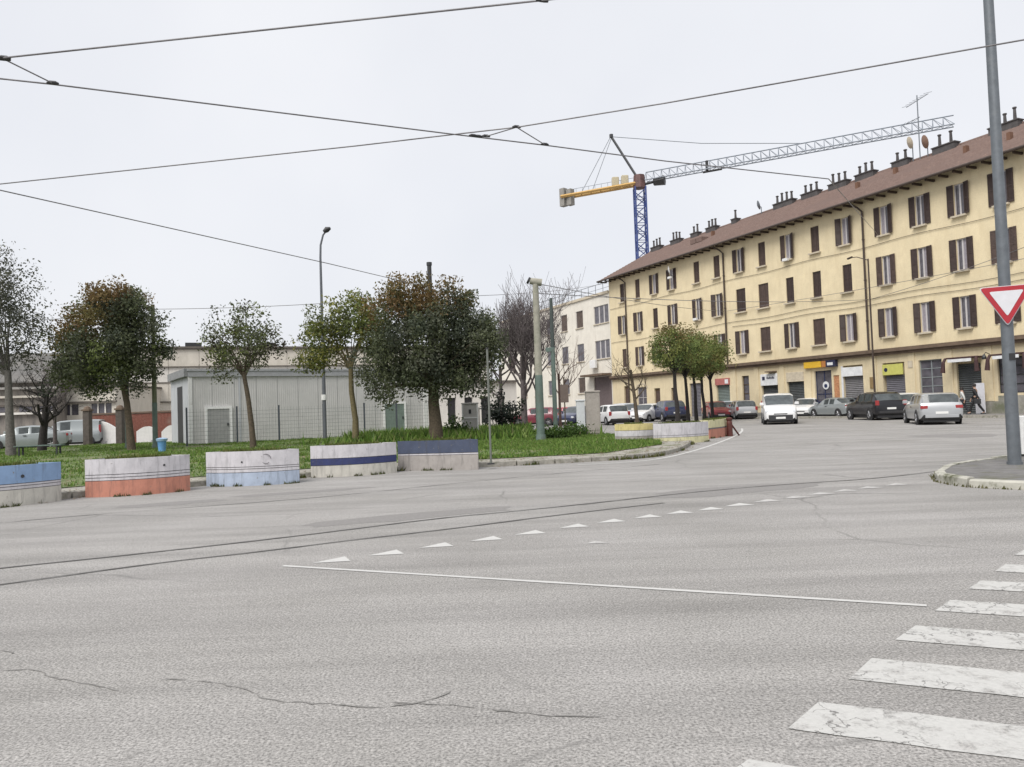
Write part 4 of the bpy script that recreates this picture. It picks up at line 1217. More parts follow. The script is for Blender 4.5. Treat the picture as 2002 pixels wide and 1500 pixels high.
def planter(u0, v0, u1, v1, H, bands, label, bulge=0.30, dep=0.45, grass=True, base=0.0, marks=()):
    a, b = G(u0, v0, base), G(u1, v1, base); a.z = b.z = 0
    e = (b-a).normalized(); L = (b-a).length
    T = thing('concrete_planter', label, 'planter', (a.x, a.y, base), math.atan2(e.y, e.x), 'painted concrete planters')
    n = 12; TP = 0.34
    def front(off, z):
        return [(L*i/n, -bulge*(1-(2*i/n-1)**2) - off + 0.004*math.sin(i*2.1+z*9), z) for i in range(n+1)]
    # bands stacked from the bottom, with grooves between them
    z = 0.0
    for k, (hf, mat, off) in enumerate(bands):
        z1_ = z + hf*H
        m = MB(); g_ = 0.012
        f0, f1 = front(off, z+ (g_ if k else 0)), front(off, z1_ - 0.001)
        for i in range(n): m.quad(f0[i], f0[i+1], f1[i+1], f1[i])
        c0, c1 = f1, [(x_, y_+0.06+off, z1_-0.001) for x_, y_, _ in f1]
        for i in range(n): m.quad(c0[i], c0[i+1], c1[i+1], c1[i])
        d0_, d1_ = f0, [(x_, y_+0.06+off, zz) for x_, y_, zz in f0]
        for i in range(n): m.quad(d1_[i], d1_[i+1], d0_[i+1], d0_[i])
        for x_ in (0, L):
            xb = x_ + (-TP if x_ else TP); q = [(x_,-off,z+(g_ if k else 0)),(xb,dep,z+(g_ if k else 0)),(xb,dep,z1_-0.001),(x_,-off,z1_-0.001)]
            m.quad(*(q if x_ else q[::-1]))
        m.build('painted_band', mat, T); z = z1_
    m = MB(); f0 = front(-0.015, 0.0); f1 = front(-0.015, H-0.05)
    for i in range(n): m.quad(f0[i], f0[i+1], f1[i+1], f1[i])
    m.quad((L-TP,dep,0),(TP,dep,0),(TP,dep,H),(L-TP,dep,H)); m.box(TP+0.004, L-TP-0.004, dep-0.08, dep-0.003, H-0.05, H-0.001)
    m.build('concrete_core', PG, T)
    m = MB(); f1 = front(-0.05, H-0.05)
    for i in range(n): m.quad(f1[i], f1[i+1], (TP+(L-2*TP)*(i+1)/n, dep-0.06, H-0.03), (TP+(L-2*TP)*i/n, dep-0.06, H-0.03))
    m.build('soil', M_soil, T)
    for (t_, zz, rr, ring) in marks:
        x_ = L*t_; y_ = -bulge*(1-(2*t_-1)**2)-0.016; m = MB()
        if ring: m.tube([(x_+rr*math.cos(k*0.42), y_, zz+rr*math.sin(k*0.42)) for k in range(14)], 0.008, 4)
        else: m.disc((x_, y_+0.004, zz), rr, 'y', 10, 0.012)
        m.build('paint_mark' if ring else 'drain_hole', PG if ring else M_dark, T)
    fw_ = []
    for _ in range(int(L*150)):
        t_ = rnd.random()
        if math.sin(t_*9+a.x)+math.sin(t_*23+a.y*3) < 0.35: continue
        fw_.append((L*t_, -bulge*(1-(2*t_-1)**2)-0.02-abs(rnd.gauss(0, 0.035)), rnd.uniform(0.5, 1.2)))
    if len(fw_) > 8: grass_patch('foot_weeds', fw_, 0.02, 0.10, 0.014, 0.0, T, None, [(0.09,0.10,0.04),(0.07,0.085,0.03),(0.12,0.11,0.06)])
    if grass:
        pts = [(rnd.uniform(0.36, L-0.36), rnd.uniform(-bulge*0.6, dep-0.1), rnd.uniform(0.5, 1.1)) for _ in range(int(L*520))]
        grass_patch('planter_grass', pts, 0.05, 0.12, 0.018, H-0.04, T, None, [(0.10,0.125,0.03),(0.14,0.15,0.045),(0.07,0.10,0.02)])
    return T
HH = 0.72
planter(-150, 1004, 120, 979, HH, [(0.40,PC,0.012),(0.08,PW,0.0),(0.06,PW,0.006),(0.46,PB,0.008)], 'concrete planter with a blue top band and cream base at the left edge', marks=[(0.68,0.52,0.03,0)])
planter(167, 973, 372, 959, HH, [(0.42,PO,0.012),(0.08,PW,0.0),(0.08,PW,0.006),(0.42,PW,0.010)], 'concrete planter painted white above a salmon orange base', marks=[(0.75,0.55,0.022,0)])
planter(404, 951, 586, 944, HH, [(0.38,PLB,0.012),(0.10,PW,0.0),(0.06,PW,0.006),(0.46,PW,0.010)], 'concrete planter painted white above a pale blue base', marks=[(0.68,0.55,0.10,1),(0.43,0.50,0.018,0)])
planter(608, 934, 776, 924, HH, [(0.36,PC,0.012),(0.22,PN,0.008),(0.42,PW,0.010)], 'concrete planter painted white with a navy middle stripe')
planter(779, 921, 936, 918, HH, [(0.50,PBG,0.012),(0.06,PW,0.004),(0.44,PS,0.010)], 'concrete planter with a dark navy top and bare beige base', 0.02)
planter(1203, 868, 1278, 866, HH, [(0.36,PBG,0.012),(0.30,PW,0.006),(0.34,PY,0.010)], 'concrete planter with a yellow top band beside the grey utility box', 0.3, base=0.0)
planter(1278, 869, 1386, 863, HH, [(0.30,PYP,0.012),(0.10,PW,0.0),(0.60,PW,0.010)], 'concrete planter painted white above a pale yellow base near the road corner', 0.35)
planter(1388, 858, 1424, 850, HH, [(0.50,PO,0.012),(0.06,PG,0.0),(0.44,PYP,0.010)], 'concrete planter with an orange base behind the dark red bollard', 0.2)

# ---------------------------------------------------------------- trees
M_bark = plain('bark', (0.085, 0.066, 0.045), 0.95, var=0.35, scale=12, bmp=0.6, bscale=25)
M_barkg = plain('bark_grey', (0.135, 0.125, 0.115), 0.95, var=0.3, scale=12, bmp=0.6, bscale=25)
M_barkd = plain('bark_dark', (0.030, 0.026, 0.025), 0.95, var=0.3, scale=12, bmp=0.6, bscale=25)
def leaves_soup(centres, n, rad, size, cols, colfn=None):
    C = np.array(centres, dtype=np.float32)
    idx = nrg.integers(0, len(C), n)
    P = C[idx] + np.clip(nrg.normal(0, 1, (n, 3)), -1.5, 1.5).astype(np.float32) * np.array(rad, dtype=np.float32)
    a = nrg.normal(0, 1, (n, 3)); a /= np.linalg.norm(a, axis=1, keepdims=True)
    b = np.cross(a, nrg.normal(0, 1, (n, 3))); b /= np.linalg.norm(b, axis=1, keepdims=True)
    nn_ = np.cross(a, b)
    s = size * nrg.uniform(0.6, 1.35, (n, 1))
    V = np.stack([P - a*s, P + b*s*0.5 + nn_*s*0.12, P + a*s, P - b*s*0.5 + nn_*s*0.12], 1)
    # every clump (shoot) has a hue of its own, its leaves vary a little round it
    c = np.array(cols, dtype=np.float32)
    cc = c[nrg.integers(0, len(c), len(C))]
    if colfn is not None: cc = colfn(C, cc)
    cc = cc * nrg.uniform(0.82, 1.2, (len(C), 1))
    ci = cc[idx] * nrg.uniform(0.85, 1.15, (n, 1))
    return V.reshape(-1, 3), np.arange(n*4).reshape(-1, 4), np.repeat(ci, 4, 0)
def grow(m, p, d, length, r, depth, tips, spread=0.6, up=0.15, nsub=3, minr=0.006, sides=6, kink=0.15):
    pts = [p.copy()]; rs = [r]; q = p.copy(); dd = d.normalized()
    ns = 4 if depth > 0 else 3
    for i in range(ns):
        dd = (dd + Vector((rnd.gauss(0, kink), rnd.gauss(0, kink), rnd.gauss(0, kink*0.6) + up*0.3))).normalized()
        q = q + dd*(length/ns); pts.append(q.copy()); rs.append(max(minr, r*(1-0.45*(i+1)/ns)))
    m.tube(pts, rs, sides if r > 0.03 else 4, False)
    tips.append((q.copy(), depth))
    if depth <= 0: return
    for k in range(nsub):
        f = rnd.uniform(0.45, 1.0); i = min(ns, max(1, int(round(f*ns))))
        ax = Vector((rnd.gauss(0,1), rnd.gauss(0,1), rnd.gauss(0,0.6)+up)).normalized()
        nd = (dd*(1-spread*0.5) + ax*spread).normalized()
        grow(m, pts[i], nd, length*rnd.uniform(0.6, 0.85), rs[i]*rnd.uniform(0.55, 0.75), depth-1, tips, spread, up, nsub, minr, sides, kink)
def crown_points(cx, cy, cz, rx, ry, rz_, n, shell=0.55, low=-1.0, jag=0.24):
    out = []
    while len(out) < n:
        v = Vector((rnd.gauss(0,1), rnd.gauss(0,1), rnd.gauss(0,1))).normalized()
        r = (shell + (1-shell)*rnd.random()**0.6) * (1 + max(-0.5, min(0.22, rnd.gauss(0, jag))))
        if v.z*r < low: continue
        out.append((cx+v.x*rx*r, cy+v.y*ry*r, cz+v.z*rz_*r))
    return out
def tree(name, label, base, lean, trunk_h, r, lobes, nclump, nleaf, size, cols, rad=0.28, colfn=None, bark=None, fork=5, group='park trees', low=-1.0, shell=0.5):
    T = thing(name, label, 'tree', base, 0, group)
    m = MB(); top = Vector((lean[0], lean[1], trunk_h))
    pts = [Vector((0,0,-0.1)), Vector((lean[0]*0.15+rnd.uniform(-.05,.05), lean[1]*0.2, trunk_h*0.3)), Vector((lean[0]*0.55+rnd.uniform(-.06,.06), lean[1]*0.5+rnd.uniform(-.05,.05), trunk_h*0.65)), top]
    m.tube(pts, [r*1.35, r*1.05, r*0.9, r*0.8], 9, False)
    cents = []
    tot = sum(l[3]*l[4]*l[5] for l in lobes)
    for (cx, cy, cz, rx, ry, rz_) in lobes:
        n_ = max(6, int(nclump*rx*ry*rz_/tot)); cents += crown_points(cx, cy, cz, rx, ry, rz_, n_, shell, low)
    # limbs reach into the crown
    lim = rnd.sample(cents, min(len(cents), fork*4))
    for i, c in enumerate(lim):
        c = Vector(c); st = top if i % 2 else pts[2].lerp(top, 0.8)
        mid = st.lerp(c, 0.5) + Vector((rnd.gauss(0,0.12), rnd.gauss(0,0.12), 0.12))
        rr = r*(0.5 if i < fork else 0.22)
        m.tube([st, st.lerp(mid, 0.5)+Vector((0,0,0.05)), mid, c], [rr, rr*0.8, rr*0.55, 0.012], 5, False)
    m.build('trunk', bark or M_bark, T, smooth=60)
    V, Fc, tint = leaves_soup(cents, nleaf, rad, size, cols, colfn)
    soup('crown', V, Fc, tint, M_leaf, T)
    return T
DK = [(0.082,0.098,0.055),(0.108,0.124,0.069),(0.129,0.145,0.079),(0.066,0.079,0.055),(0.114,0.124,0.087)]
OL = [(0.181,0.196,0.049),(0.145,0.174,0.052),(0.225,0.225,0.061),(0.116,0.142,0.049)]
RU = np.array([(0.165,0.118,0.050),(0.145,0.122,0.048),(0.175,0.112,0.050)], dtype=np.float32)
def rust(zc, zr, xw=0.0, amt=0.85):
    def fn(P, c):
        f = np.clip((P[:,2]-zc)/zr + xw*P[:,0] + nrg.normal(0, 0.15, len(P)), 0, 1)*amt
        pick = nrg.random(len(P)) < f
        c = c.copy(); c[pick] = RU[nrg.integers(0, 3, pick.sum())]
        return c
    return fn
def tb(u, y): p = at(u, y); return (p.x, p.y, 0.12)
# big evergreen on the left, rust-tinged on its left side and top
tree('evergreen_tree', 'round dense evergreen with rusty left side and a leaning trunk behind the salmon planter', tb(258, 35), (-0.42, 0, ), 3.4, 0.15,
     [(-1.25, 0, 5.2, 1.95, 1.9, 2.1), (0.05, 0.2, 5.3, 1.5, 1.5, 1.9), (-2.35, 0, 3.9, 1.3, 1.3, 1.35), (-0.6, 0, 3.3, 1.3, 1.1, 0.8), (-0.5, 0.1, 6.7, 1.3, 1.2, 0.9)], 330, 34000, 0.07, DK + OL[3:4], 0.25, rust(6.1, 1.5, -0.42, 0.9), low=-0.95)
# thin young tree
tree('young_tree', 'thin young tree with sparse small crown before the metal cabin', tb(496, 33), (-0.36, 0), 3.3, 0.11,
     [(-0.35, 0, 4.7, 1.45, 1.3, 1.35), (-1.3, 0, 4.9, 0.75, 0.7, 0.8), (0.7, 0, 4.4, 0.75, 0.7, 0.8), (-1.1, 0, 3.4, 0.75, 0.6, 0.5)], 120, 5200, 0.066, DK[1:3] + OL[1:2] + [(0.05,0.045,0.03)], 0.22, bark=M_bark)
# olive tree right of the lamp post
tree('olive_green_tree', 'yellowish green tree standing between the lamp post and the big dark tree', tb(695, 34.8), (-0.12, 0), 3.6, 0.13,
     [(-1.4, 0, 4.9, 1.1, 1.0, 1.35), (0.2, 0, 5.7, 1.35, 1.2, 1.0), (1.1, 0, 4.9, 1.0, 1.0, 0.9), (-1.9, 0, 3.9, 0.7, 0.7, 0.6)], 170, 9500, 0.075, OL + DK[2:3], 0.24, bark=plain('bark_olive', (0.14, 0.115, 0.06), 0.95, var=0.3, scale=12, bmp=0.6))
# big dark evergreen in the middle
tree('evergreen_tree', 'broad dark evergreen with rusty top in the middle behind the navy topped planter', tb(853, 33.6), (-0.05, 0), 2.6, 0.27,
     [(-0.6, 0, 4.6, 2.3, 2.0, 2.1), (1.2, 0.2, 4.3, 1.6, 1.6, 1.7), (-1.9, 0, 3.3, 1.3, 1.3, 1.4), (-1.0, 0.1, 6.0, 1.6, 1.5, 1.0), (0.9, 0.3, 5.9, 0.9, 0.9, 1.2), (0.0, 0, 2.7, 1.9, 1.4, 0.8), (-2.35, 0, 2.2, 0.55, 0.6, 0.8), (2.1, 0, 4.1, 1.0, 1.0, 1.4), (1.7, 0, 2.7, 1.0, 0.9, 0.6)], 420, 46000, 0.07, DK, 0.26, rust(5.3, 0.9, -0.22, 0.95), low=-0.97)
# tall sparse grey-green tree cut by the left edge
tree('sparse_tree', 'tall loose grey leaved tree cut by the left edge', tb(22, 34), (-0.1, 0), 3.8, 0.17,
     [(-1.6, 0, 6.6, 2.4, 2.0, 2.6), (0.3, 0, 5.4, 1.2, 1.2, 1.5), (-0.4, 0, 8.3, 0.9, 0.9, 0.9)], 300, 12000, 0.068, [(0.11,0.115,0.08),(0.085,0.09,0.07),(0.14,0.145,0.105),(0.065,0.07,0.055)], 0.30, bark=M_barkg)
# grove by the street: five slim trees
GG = [(0.170,0.216,0.068),(0.125,0.170,0.059),(0.228,0.251,0.080),(0.194,0.170,0.068)]
gl = ['front', 'second', 'third', 'fourth', 'fifth']
for i, (u, y_, h, rx, z_) in enumerate(((1326, 51.0, 3.4, 1.55, 4.9), (1346, 53.5, 3.3, 1.3, 4.7), (1362, 56, 3.3, 1.4, 4.6), (1378, 58.5, 3.3, 1.3, 4.6), (1394, 61, 3.2, 1.5, 4.8))):
    T = tree('street_tree', gl[i] + ' tree from the left in the slim green grove before the yellow block', tb(u, y_), (-0.1, 0), h, 0.14 if i == 0 else 0.12,
         [(0, 0, z_, rx, rx, 1.35), (-0.6 if i == 0 else 0.3, 0, z_+0.9, 0.8, 0.9, 0.9), (-1.1 if i == 0 else 0.6, 0, z_-0.4, 0.8, 0.8, 0.7)], 120, 6000, 0.08, GG, 0.24, rust(5.5, 3.0, -0.25 if i == 0 else -0.05, 0.5), bark=M_barkd, group='grove of street trees')
# bare trees
def bare_tree(name, label, base, h, r, depth, bark, nsub=4, spread=0.5, up=0.5, lean=(0, 0), stems=1, kink=0.14, L0=None):
    T = thing(name, label, 'tree', base, 0, 'bare trees'); m = MB(); cr_ = MB(); tips = []
    for s_ in range(stems):
        ox, oy = (rnd.uniform(-0.35, 0.35), rnd.uniform(-0.3, 0.3)) if stems > 1 else (0, 0)
        pts = [Vector((ox, oy, -0.1)), Vector((ox+lean[0]*0.4, oy, h*0.5)), Vector((ox+lean[0], oy+lean[1], h))]
        m.tube(pts, [r*1.2, r*0.95, r*0.8], 7, False)
        for k in range(6):
            f = rnd.uniform(0.45, 1.0); st = pts[1].lerp(pts[2], max(0, f*2-1)) if f > 0.5 else pts[0].lerp(pts[1], f*2)
            d = Vector((rnd.gauss(0, 1)*spread, rnd.gauss(0, 1)*spread, up+0.4)).normalized()
            grow(cr_, st, d, (L0 or h*0.45)*rnd.uniform(0.7, 1.1), r*0.5, depth, tips, spread, up, nsub, 0.008, 5, kink)
    m.build('trunk', bark, T, smooth=60); cr_.build('branches', bark, T)
    return T
M_twig = plain('bark_mauve', (0.105, 0.088, 0.088), 0.95, var=0.3, scale=8)
bare_tree('bare_tree', 'tall bare winter tree with fine upright twigs right of the dark evergreen', tb(1016, 46), 4.4, 0.15, 3, M_twig, 5, 0.95, 0.62, stems=2, L0=2.5)
bare_tree('bare_tree', 'bare winter tree nearest to the right side of the dark evergreen', tb(982, 48), 4.0, 0.12, 3, M_twig, 5, 0.95, 0.55, L0=2.4)
bare_tree('bare_tree', 'bare winter tree with its twigs spreading behind the thick tram pole', tb(1052, 50), 4.6, 0.12, 3, M_twig, 5, 0.95, 0.6, L0=2.3)
bare_tree('bare_tree', 'bare twiggy tree before the cream building right of the tram poles', tb(1096, 52), 3.6, 0.09, 2, plain('bark_red', (0.12, 0.075, 0.06), 0.95, var=0.3), 4, 0.6, 0.4, L0=1.9)
bare_tree('bare_tree', 'slim bare sapling standing behind the yellow topped planter', tb(1247, 46), 3.4, 0.11, 2, M_bark, 3, 0.7, 0.35, lean=(-0.3, 0), L0=1.3)
bare_tree('bare_tree', 'dark crooked bare tree on the far left beside the grey shed', tb(82, 40), 2.0, 0.20, 3, M_barkd, 3, 0.8, 0.25, lean=(0.25, 0), kink=0.3, L0=1.6)
bare_tree('bare_tree', 'second slim bare tree between the shed and the rusty evergreen', tb(108, 44), 3.0, 0.10, 3, M_twig, 3, 0.6, 0.5, L0=1.7)
# dark shrub mass below the bare trees
def shrub(label, base, rx, ry, rz_, n, cols, size=0.09):
    T = thing('shrub', label, 'shrub', base, 0, 'shrubs')
    c = crown_points(0, 0, rz_*0.7, rx, ry, rz_, 40, 0.3, -0.7)
    m = MB()
    for q in c[:14]: m.tube([(q[0]*0.2, q[1]*0.2, -0.05), (q[0]*0.6, q[1]*0.6, q[2]*0.6), q], [0.03, 0.02, 0.008], 4, False)
    m.build('stems', M_barkd, T)
    V, Fc, tint = leaves_soup(c, n, 0.16, size, cols); soup('foliage', V, Fc, tint, M_leaf, T)
shrub('dark evergreen shrub below the bare trees in the middle', tb(985, 44), 1.1, 0.8, 1.3, 1800, [(0.02,0.026,0.024),(0.028,0.034,0.03),(0.022,0.03,0.02)])
shrub('low green bush at the foot of the tram poles', tb(1090, 31.5), 0.9, 0.5, 0.28, 900, [(0.06,0.11,0.02),(0.05,0.09,0.02)], 0.07)
shrub('low green bush beside the white cabinet', tb(1128, 34), 0.5, 0.4, 0.3, 600, [(0.06,0.11,0.02),(0.05,0.09,0.02)], 0.07)
shrub('leafy green bush right of the big dark tree trunk', tb(893, 36), 0.6, 0.5, 0.5, 700, [(0.07,0.12,0.03),(0.06,0.10,0.025)], 0.08)

# ---------------------------------------------------------------- vehicles
def car_paint(name, col, metal=0.0):
    return plain('paint_'+name, col, 0.32, metal, var=0.03, scale=2, coat=0.6)
CW = car_paint('white', (0.66, 0.66, 0.66)); CS = car_paint('silver', (0.40, 0.41, 0.42), 0.35); CK = plain('paint_black', (0.007, 0.007, 0.010), 0.3, var=0.05, coat=0.25); CGS = car_paint('grey_silver', (0.30, 0.325, 0.33), 0.35)
CR_ = car_paint('red', (0.30, 0.045, 0.055)); CM = car_paint('maroon', (0.155, 0.022, 0.035)); CBL = car_paint('dark_blue', (0.025, 0.032, 0.075)); CPB = car_paint('pale_blue_white', (0.52, 0.56, 0.62))
def wheel(T, x, y, r, w=0.2):
    m = MB(); s = 1 if y > 0 else -1
    m.lathe([(r*0.62,-w/2),(r*0.96,-w/2),(r,-w/2+0.03),(r,w/2-0.03),(r*0.96,w/2),(r*0.62,w/2)], (0,0,0), 20, 'y')
    wh = m.build('wheel', M_rubber, T, (x, y, r), smooth=40)
    q = MB(); q.lathe([(0.0,0.06),(r*0.15,0.07),(r*0.2,0.045),(r*0.62,0.05),(r*0.64,0.09),(r*0.60,0.10)], (0,0,0), 18, 'y')
    for k in range(5):
        an_ = 2*math.pi*k/5; q.tube([(r*0.12*math.cos(an_),0.07,r*0.12*math.sin(an_)),(r*0.6*math.cos(an_),0.075,r*0.6*math.sin(an_))], 0.035, 4)
    o = q.build('rim', M_alu, wh, smooth=40); o.scale = (1, s, 1)
    d = MB(); d.disc((0, 0.0, 0), r*0.62, 'y', 18, w*0.35); d.build('brake_disc', M_dark, wh)
# style: list of (f along the length from the rear, bottom z, belt z, top z or None, half-width share), plus windows
STY = {
 'hatch': dict(L=3.9, W=1.70, H=1.50, st=[(0,.42,.70,None,.82),(.012,.30,.86,None,.93),(.03,.24,.95,None,.97),(.085,.22,.97,1.42,1),(.12,.2,.965,1.47,1),(.165,.2,.96,1.49,1),(.36,.2,.945,1.50,1),(.385,.2,.945,1.50,1),(.55,.2,.94,1.46,1),(.59,.2,.94,1.41,1),(.745,.2,.95,None,1),(.80,.2,.90,None,.99),(.90,.2,.82,None,.96),(.965,.22,.72,None,.90),(1,.30,.58,None,.78)], sw=[(5,6),(7,8)], ws=9, rw=2, wf=.80, wr=.17, r=.30),
 'wagon': dict(L=4.75, W=1.83, H=1.50, st=[(0,.42,.72,None,.84),(.010,.30,.90,None,.94),(.025,.24,1.0,None,.98),(.060,.22,1.0,1.42,1),(.085,.2,.99,1.47,1),(.115,.2,.985,1.485,1),(.25,.2,.975,1.495,1),(.265,.2,.975,1.495,1),(.40,.2,.96,1.50,1),(.415,.2,.96,1.50,1),(.56,.2,.95,1.45,1),(.59,.2,.95,1.41,1),(.725,.2,.96,None,1),(.80,.2,.91,None,.99),(.90,.2,.83,None,.96),(.965,.22,.72,None,.90),(1,.30,.58,None,.78)], sw=[(5,6),(7,8),(9,10)], ws=11, rw=2, wf=.80, wr=.19, r=.33),
 'suv': dict(L=4.6, W=1.88, H=1.70, st=[(0,.50,.85,None,.84),(.010,.38,1.05,None,.94),(.03,.32,1.13,None,.98),(.095,.3,1.13,1.56,1),(.13,.3,1.12,1.64,1),(.17,.3,1.115,1.67,1),(.36,.3,1.10,1.70,1),(.38,.3,1.10,1.70,1),(.54,.3,1.08,1.66,1),(.58,.3,1.08,1.60,1),(.72,.3,1.09,None,1),(.79,.3,1.05,None,.99),(.90,.3,.98,None,.96),(.965,.32,.88,None,.90),(1,.40,.70,None,.78)], sw=[(5,6),(7,8)], ws=9, rw=2, wf=.80, wr=.19, r=.36),
 'sedan': dict(L=4.6, W=1.80, H=1.45, st=[(0,.42,.74,None,.84),(.012,.30,.92,None,.94),(.03,.24,.99,None,.98),(.14,.2,1.02,None,1),(.26,.2,.97,1.38,1),(.30,.2,.965,1.42,1),(.42,.2,.955,1.45,1),(.44,.2,.955,1.45,1),(.56,.2,.94,1.41,1),(.60,.2,.94,1.36,1),(.73,.2,.95,None,1),(.80,.2,.90,None,.99),(.90,.2,.82,None,.96),(.965,.22,.72,None,.90),(1,.30,.58,None,.78)], sw=[(5,6),(7,8)], ws=9, rw=3, wf=.80, wr=.19, r=.32),
 'van': dict(L=4.4, W=1.85, H=1.82, st=[(0,.45,.90,None,.90),(.006,.32,1.05,None,.97),(.015,.26,1.10,None,.99),(.03,.22,1.10,1.72,1),(.06,.2,1.10,1.79,1),(.10,.2,1.10,1.81,1),(.40,.2,1.09,1.82,1),(.43,.2,1.09,1.82,1),(.59,.2,1.07,1.77,1),(.64,.2,1.07,1.70,1),(.80,.2,1.10,None,1),(.86,.2,1.05,None,.99),(.93,.2,.96,None,.96),(.975,.22,.82,None,.91),(1,.30,.62,None,.82)], sw=[(7,8)], ws=9, rw=2, wf=.80, wr=.17, r=.32),
}
def car(kind, label, spot, yaw, paint, group='cars along the street', sc=1.0, low=None, z=0.0, detail=True, parts=True):
    S_ = STY[kind]; L, W = S_['L']*sc, S_['W']*sc
    T = thing({'hatch':'parked_car','wagon':'station_wagon','suv':'suv','sedan':'saloon_car','van':'delivery_van'}[kind], label, 'van' if kind == 'van' else 'car', (spot[0], spot[1], z), R(yaw), group)
    sec = []
    for (f, zl, zb, zt, wd_) in S_['st']:
        x = (f-0.5)*L; h = W/2*wd_; zl, zb = zl*sc, zb*sc
        mid = zl+(zb-zl)*0.55
        if zt is None:
            P = [(0,zl),(h*.84,zl),(h*.97,zl+.07),(h,mid),(h*.965,zb-.03),(h*.92,zb+.004),(h*.80,zb+.022),(h*.5,zb+.038),(0,zb+.045)]
        else:
            zt *= sc; hr = h*(0.79 if kind != 'van' else 0.86)
            P = [(0,zl),(h*.84,zl),(h*.97,zl+.07),(h,mid),(h*.965,zb-.03),(h*.945,zb+.005),(hr+.015,zt-.09),(hr*.86,zt-.015),(0,zt)]
        sec.append([Vector((x, y, z_)) for y, z_ in P])
    n = len(sec); grp = {}
    def put(k, q):
        m = grp.setdefault(k, MB()); m.quad(*q); m.quad(*[Vector((v.x, -v.y, v.z)) for v in q[::-1]])
    cab = [s_[3] is not None for s_ in S_['st']]
    for i in range(n-1):
        for j in range(8):
            q = [sec[i][j], sec[i+1][j], sec[i+1][j+1], sec[i][j+1]]
            k = 'body'
            if j == 5 and (i, i+1) in S_['sw']: k = 'side_window'
            elif i == S_['ws'] and j >= 6: k = 'windscreen'
            elif i == S_['rw'] and j >= 6: k = 'rear_window'
            elif j <= 1: k = 'sill'
            if k == 'side_window':
                # the pane sits in a frame of body colour
                a, b, c, d = q; cen = (a+b+c+d)/4
                ins = [p.lerp(cen, 0.10) + Vector((0, -0.012, 0)) for p in q]
                for e in range(4): put('body', [q[e], q[(e+1) % 4], ins[(e+1) % 4], ins[e]])
                put(('side_window', i), ins); continue
            put(k, q)
    bd = grp['body']
    for e in (0, n-1):
        pts = sec[e] + [Vector((v.x, -v.y, v.z)) for v in sec[e][-2:0:-1]]
        k0 = len(bd.v); bd.v += [tuple(p) for p in pts]; f = tuple(range(k0, k0+len(pts))); bd.f.append(f if e else f[::-1])
    def weld(m, name, mat):
        o = m.build(name, mat, T)
        import bmesh
        b_ = bmesh.new(); b_.from_mesh(o.data); bmesh.ops.remove_doubles(b_, verts=b_.verts, dist=0.0008); bmesh.ops.recalc_face_normals(b_, faces=b_.faces); b_.to_mesh(o.data); b_.free()
        o.data.shade_smooth(); o.data.set_sharp_from_angle(angle=R(38)); return o
    for k, m in grp.items():
        if isinstance(k, tuple):
            # left and right pane are separate parts
            for s_ in range(2):
                mm = MB(); mm.quad(*m.v[s_*4:(s_+1)*4]); mm.build('side_window', M_carglass, T)
        elif k == 'body': weld(m, 'body', paint)
        elif k == 'sill': weld(m, 'sill', M_dark)
        else: weld(m, k, M_carglass)
    r = S_['r']*sc
    for f in (S_['wf'], S_['wr']):
        for s_ in (-1, 1):
            x = (f-0.5)*L; y = s_*(W/2-0.10)
            a = MB(); a.lathe([(r*1.16,-0.001),(r*1.16,0.045),(r*1.02,0.046),(r*0.3,0.02)], (0,0,0), 20, 'y')
            o = a.build('wheel_arch', M_dark, T, (x, s_*(W/2-0.035), r*1.02)); o.scale = (1, s_, 1)
            wheel(T, x, s_*(W/2-0.075), r, 0.2)
    st = S_['st']; zb_f = st[-2][2]*sc; zb_r = st[1][2]*sc
    hx = L/2
    for s_ in (-1, 1):
        MB().box(hx-0.30*sc, hx-0.045*sc, s_*(W/2*.88)-0.17, s_*(W/2*.88)+0.02 if s_ > 0 else s_*(W/2*.88)+0.17, zb_f-0.13, zb_f-0.01, 0.03).build('headlight', M_lampclear, T) if s_ > 0 else MB().box(hx-0.30*sc, hx-0.045*sc, -(W/2*.88)-0.02, -(W/2*.88)+0.17, zb_f-0.13, zb_f-0.01, 0.03).build('headlight', M_lampclear, T)
        tl = MB()
        y0_, y1_ = (W/2*.62, W/2*.955) if kind in ('wagon', 'sedan') else (W/2*.74, W/2*.965)
        zt0, zt1 = (zb_r-0.14, zb_r+0.0) if kind in ('wagon', 'sedan') else (zb_r-0.16, zb_r+0.12)
        if kind == 'van': zt0, zt1 = zb_r-0.15, zb_r+0.35
        tl.box(-hx+0.002, -hx+0.12, min(s_*y0_, s_*y1_), max(s_*y0_, s_*y1_), zt0, zt1, 0.02); tl.build('tail_light', M_lampred, T)
        mx_ = (st[S_['ws']+1][0]-0.5)*L - 0.18; zm = st[S_['ws']][2]*sc + 0.06
        mm = MB(); mm.box(mx_-0.05, mx_+0.09, min(s_*(W/2*.92), s_*(W/2+.16)), max(s_*(W/2*.92), s_*(W/2+.16)), zm, zm+0.15, 0.03); mm.build('mirror', paint, T)
        for f in (S_['sw'][-1][0], ):
            xx = (st[f][0]-0.5)*L+0.12; MB().box(xx, xx+0.18, min(s_*W/2*.985, s_*(W/2+.02)), max(s_*W/2*.985, s_*(W/2+.02)), zb_r-0.08, zb_r-0.045).build('door_handle', M_dark, T)
    zl_f = st[-1][1]*sc
    MB().box(-hx*0.93, hx*0.93, -W*.40, W*.40, 0.13, 0.30).build('underbody_shade_block', M_dark, T)  # low dark slab added to stop light leaking beneath the car and deepen its shade
    m = MB(); m.box(hx-0.16, hx+0.012, -W*.36, W*.36, zl_f-0.06, zl_f+(0.12 if kind != 'van' else 0.26), 0.02); m.build('front_bumper', low or M_dark, T)
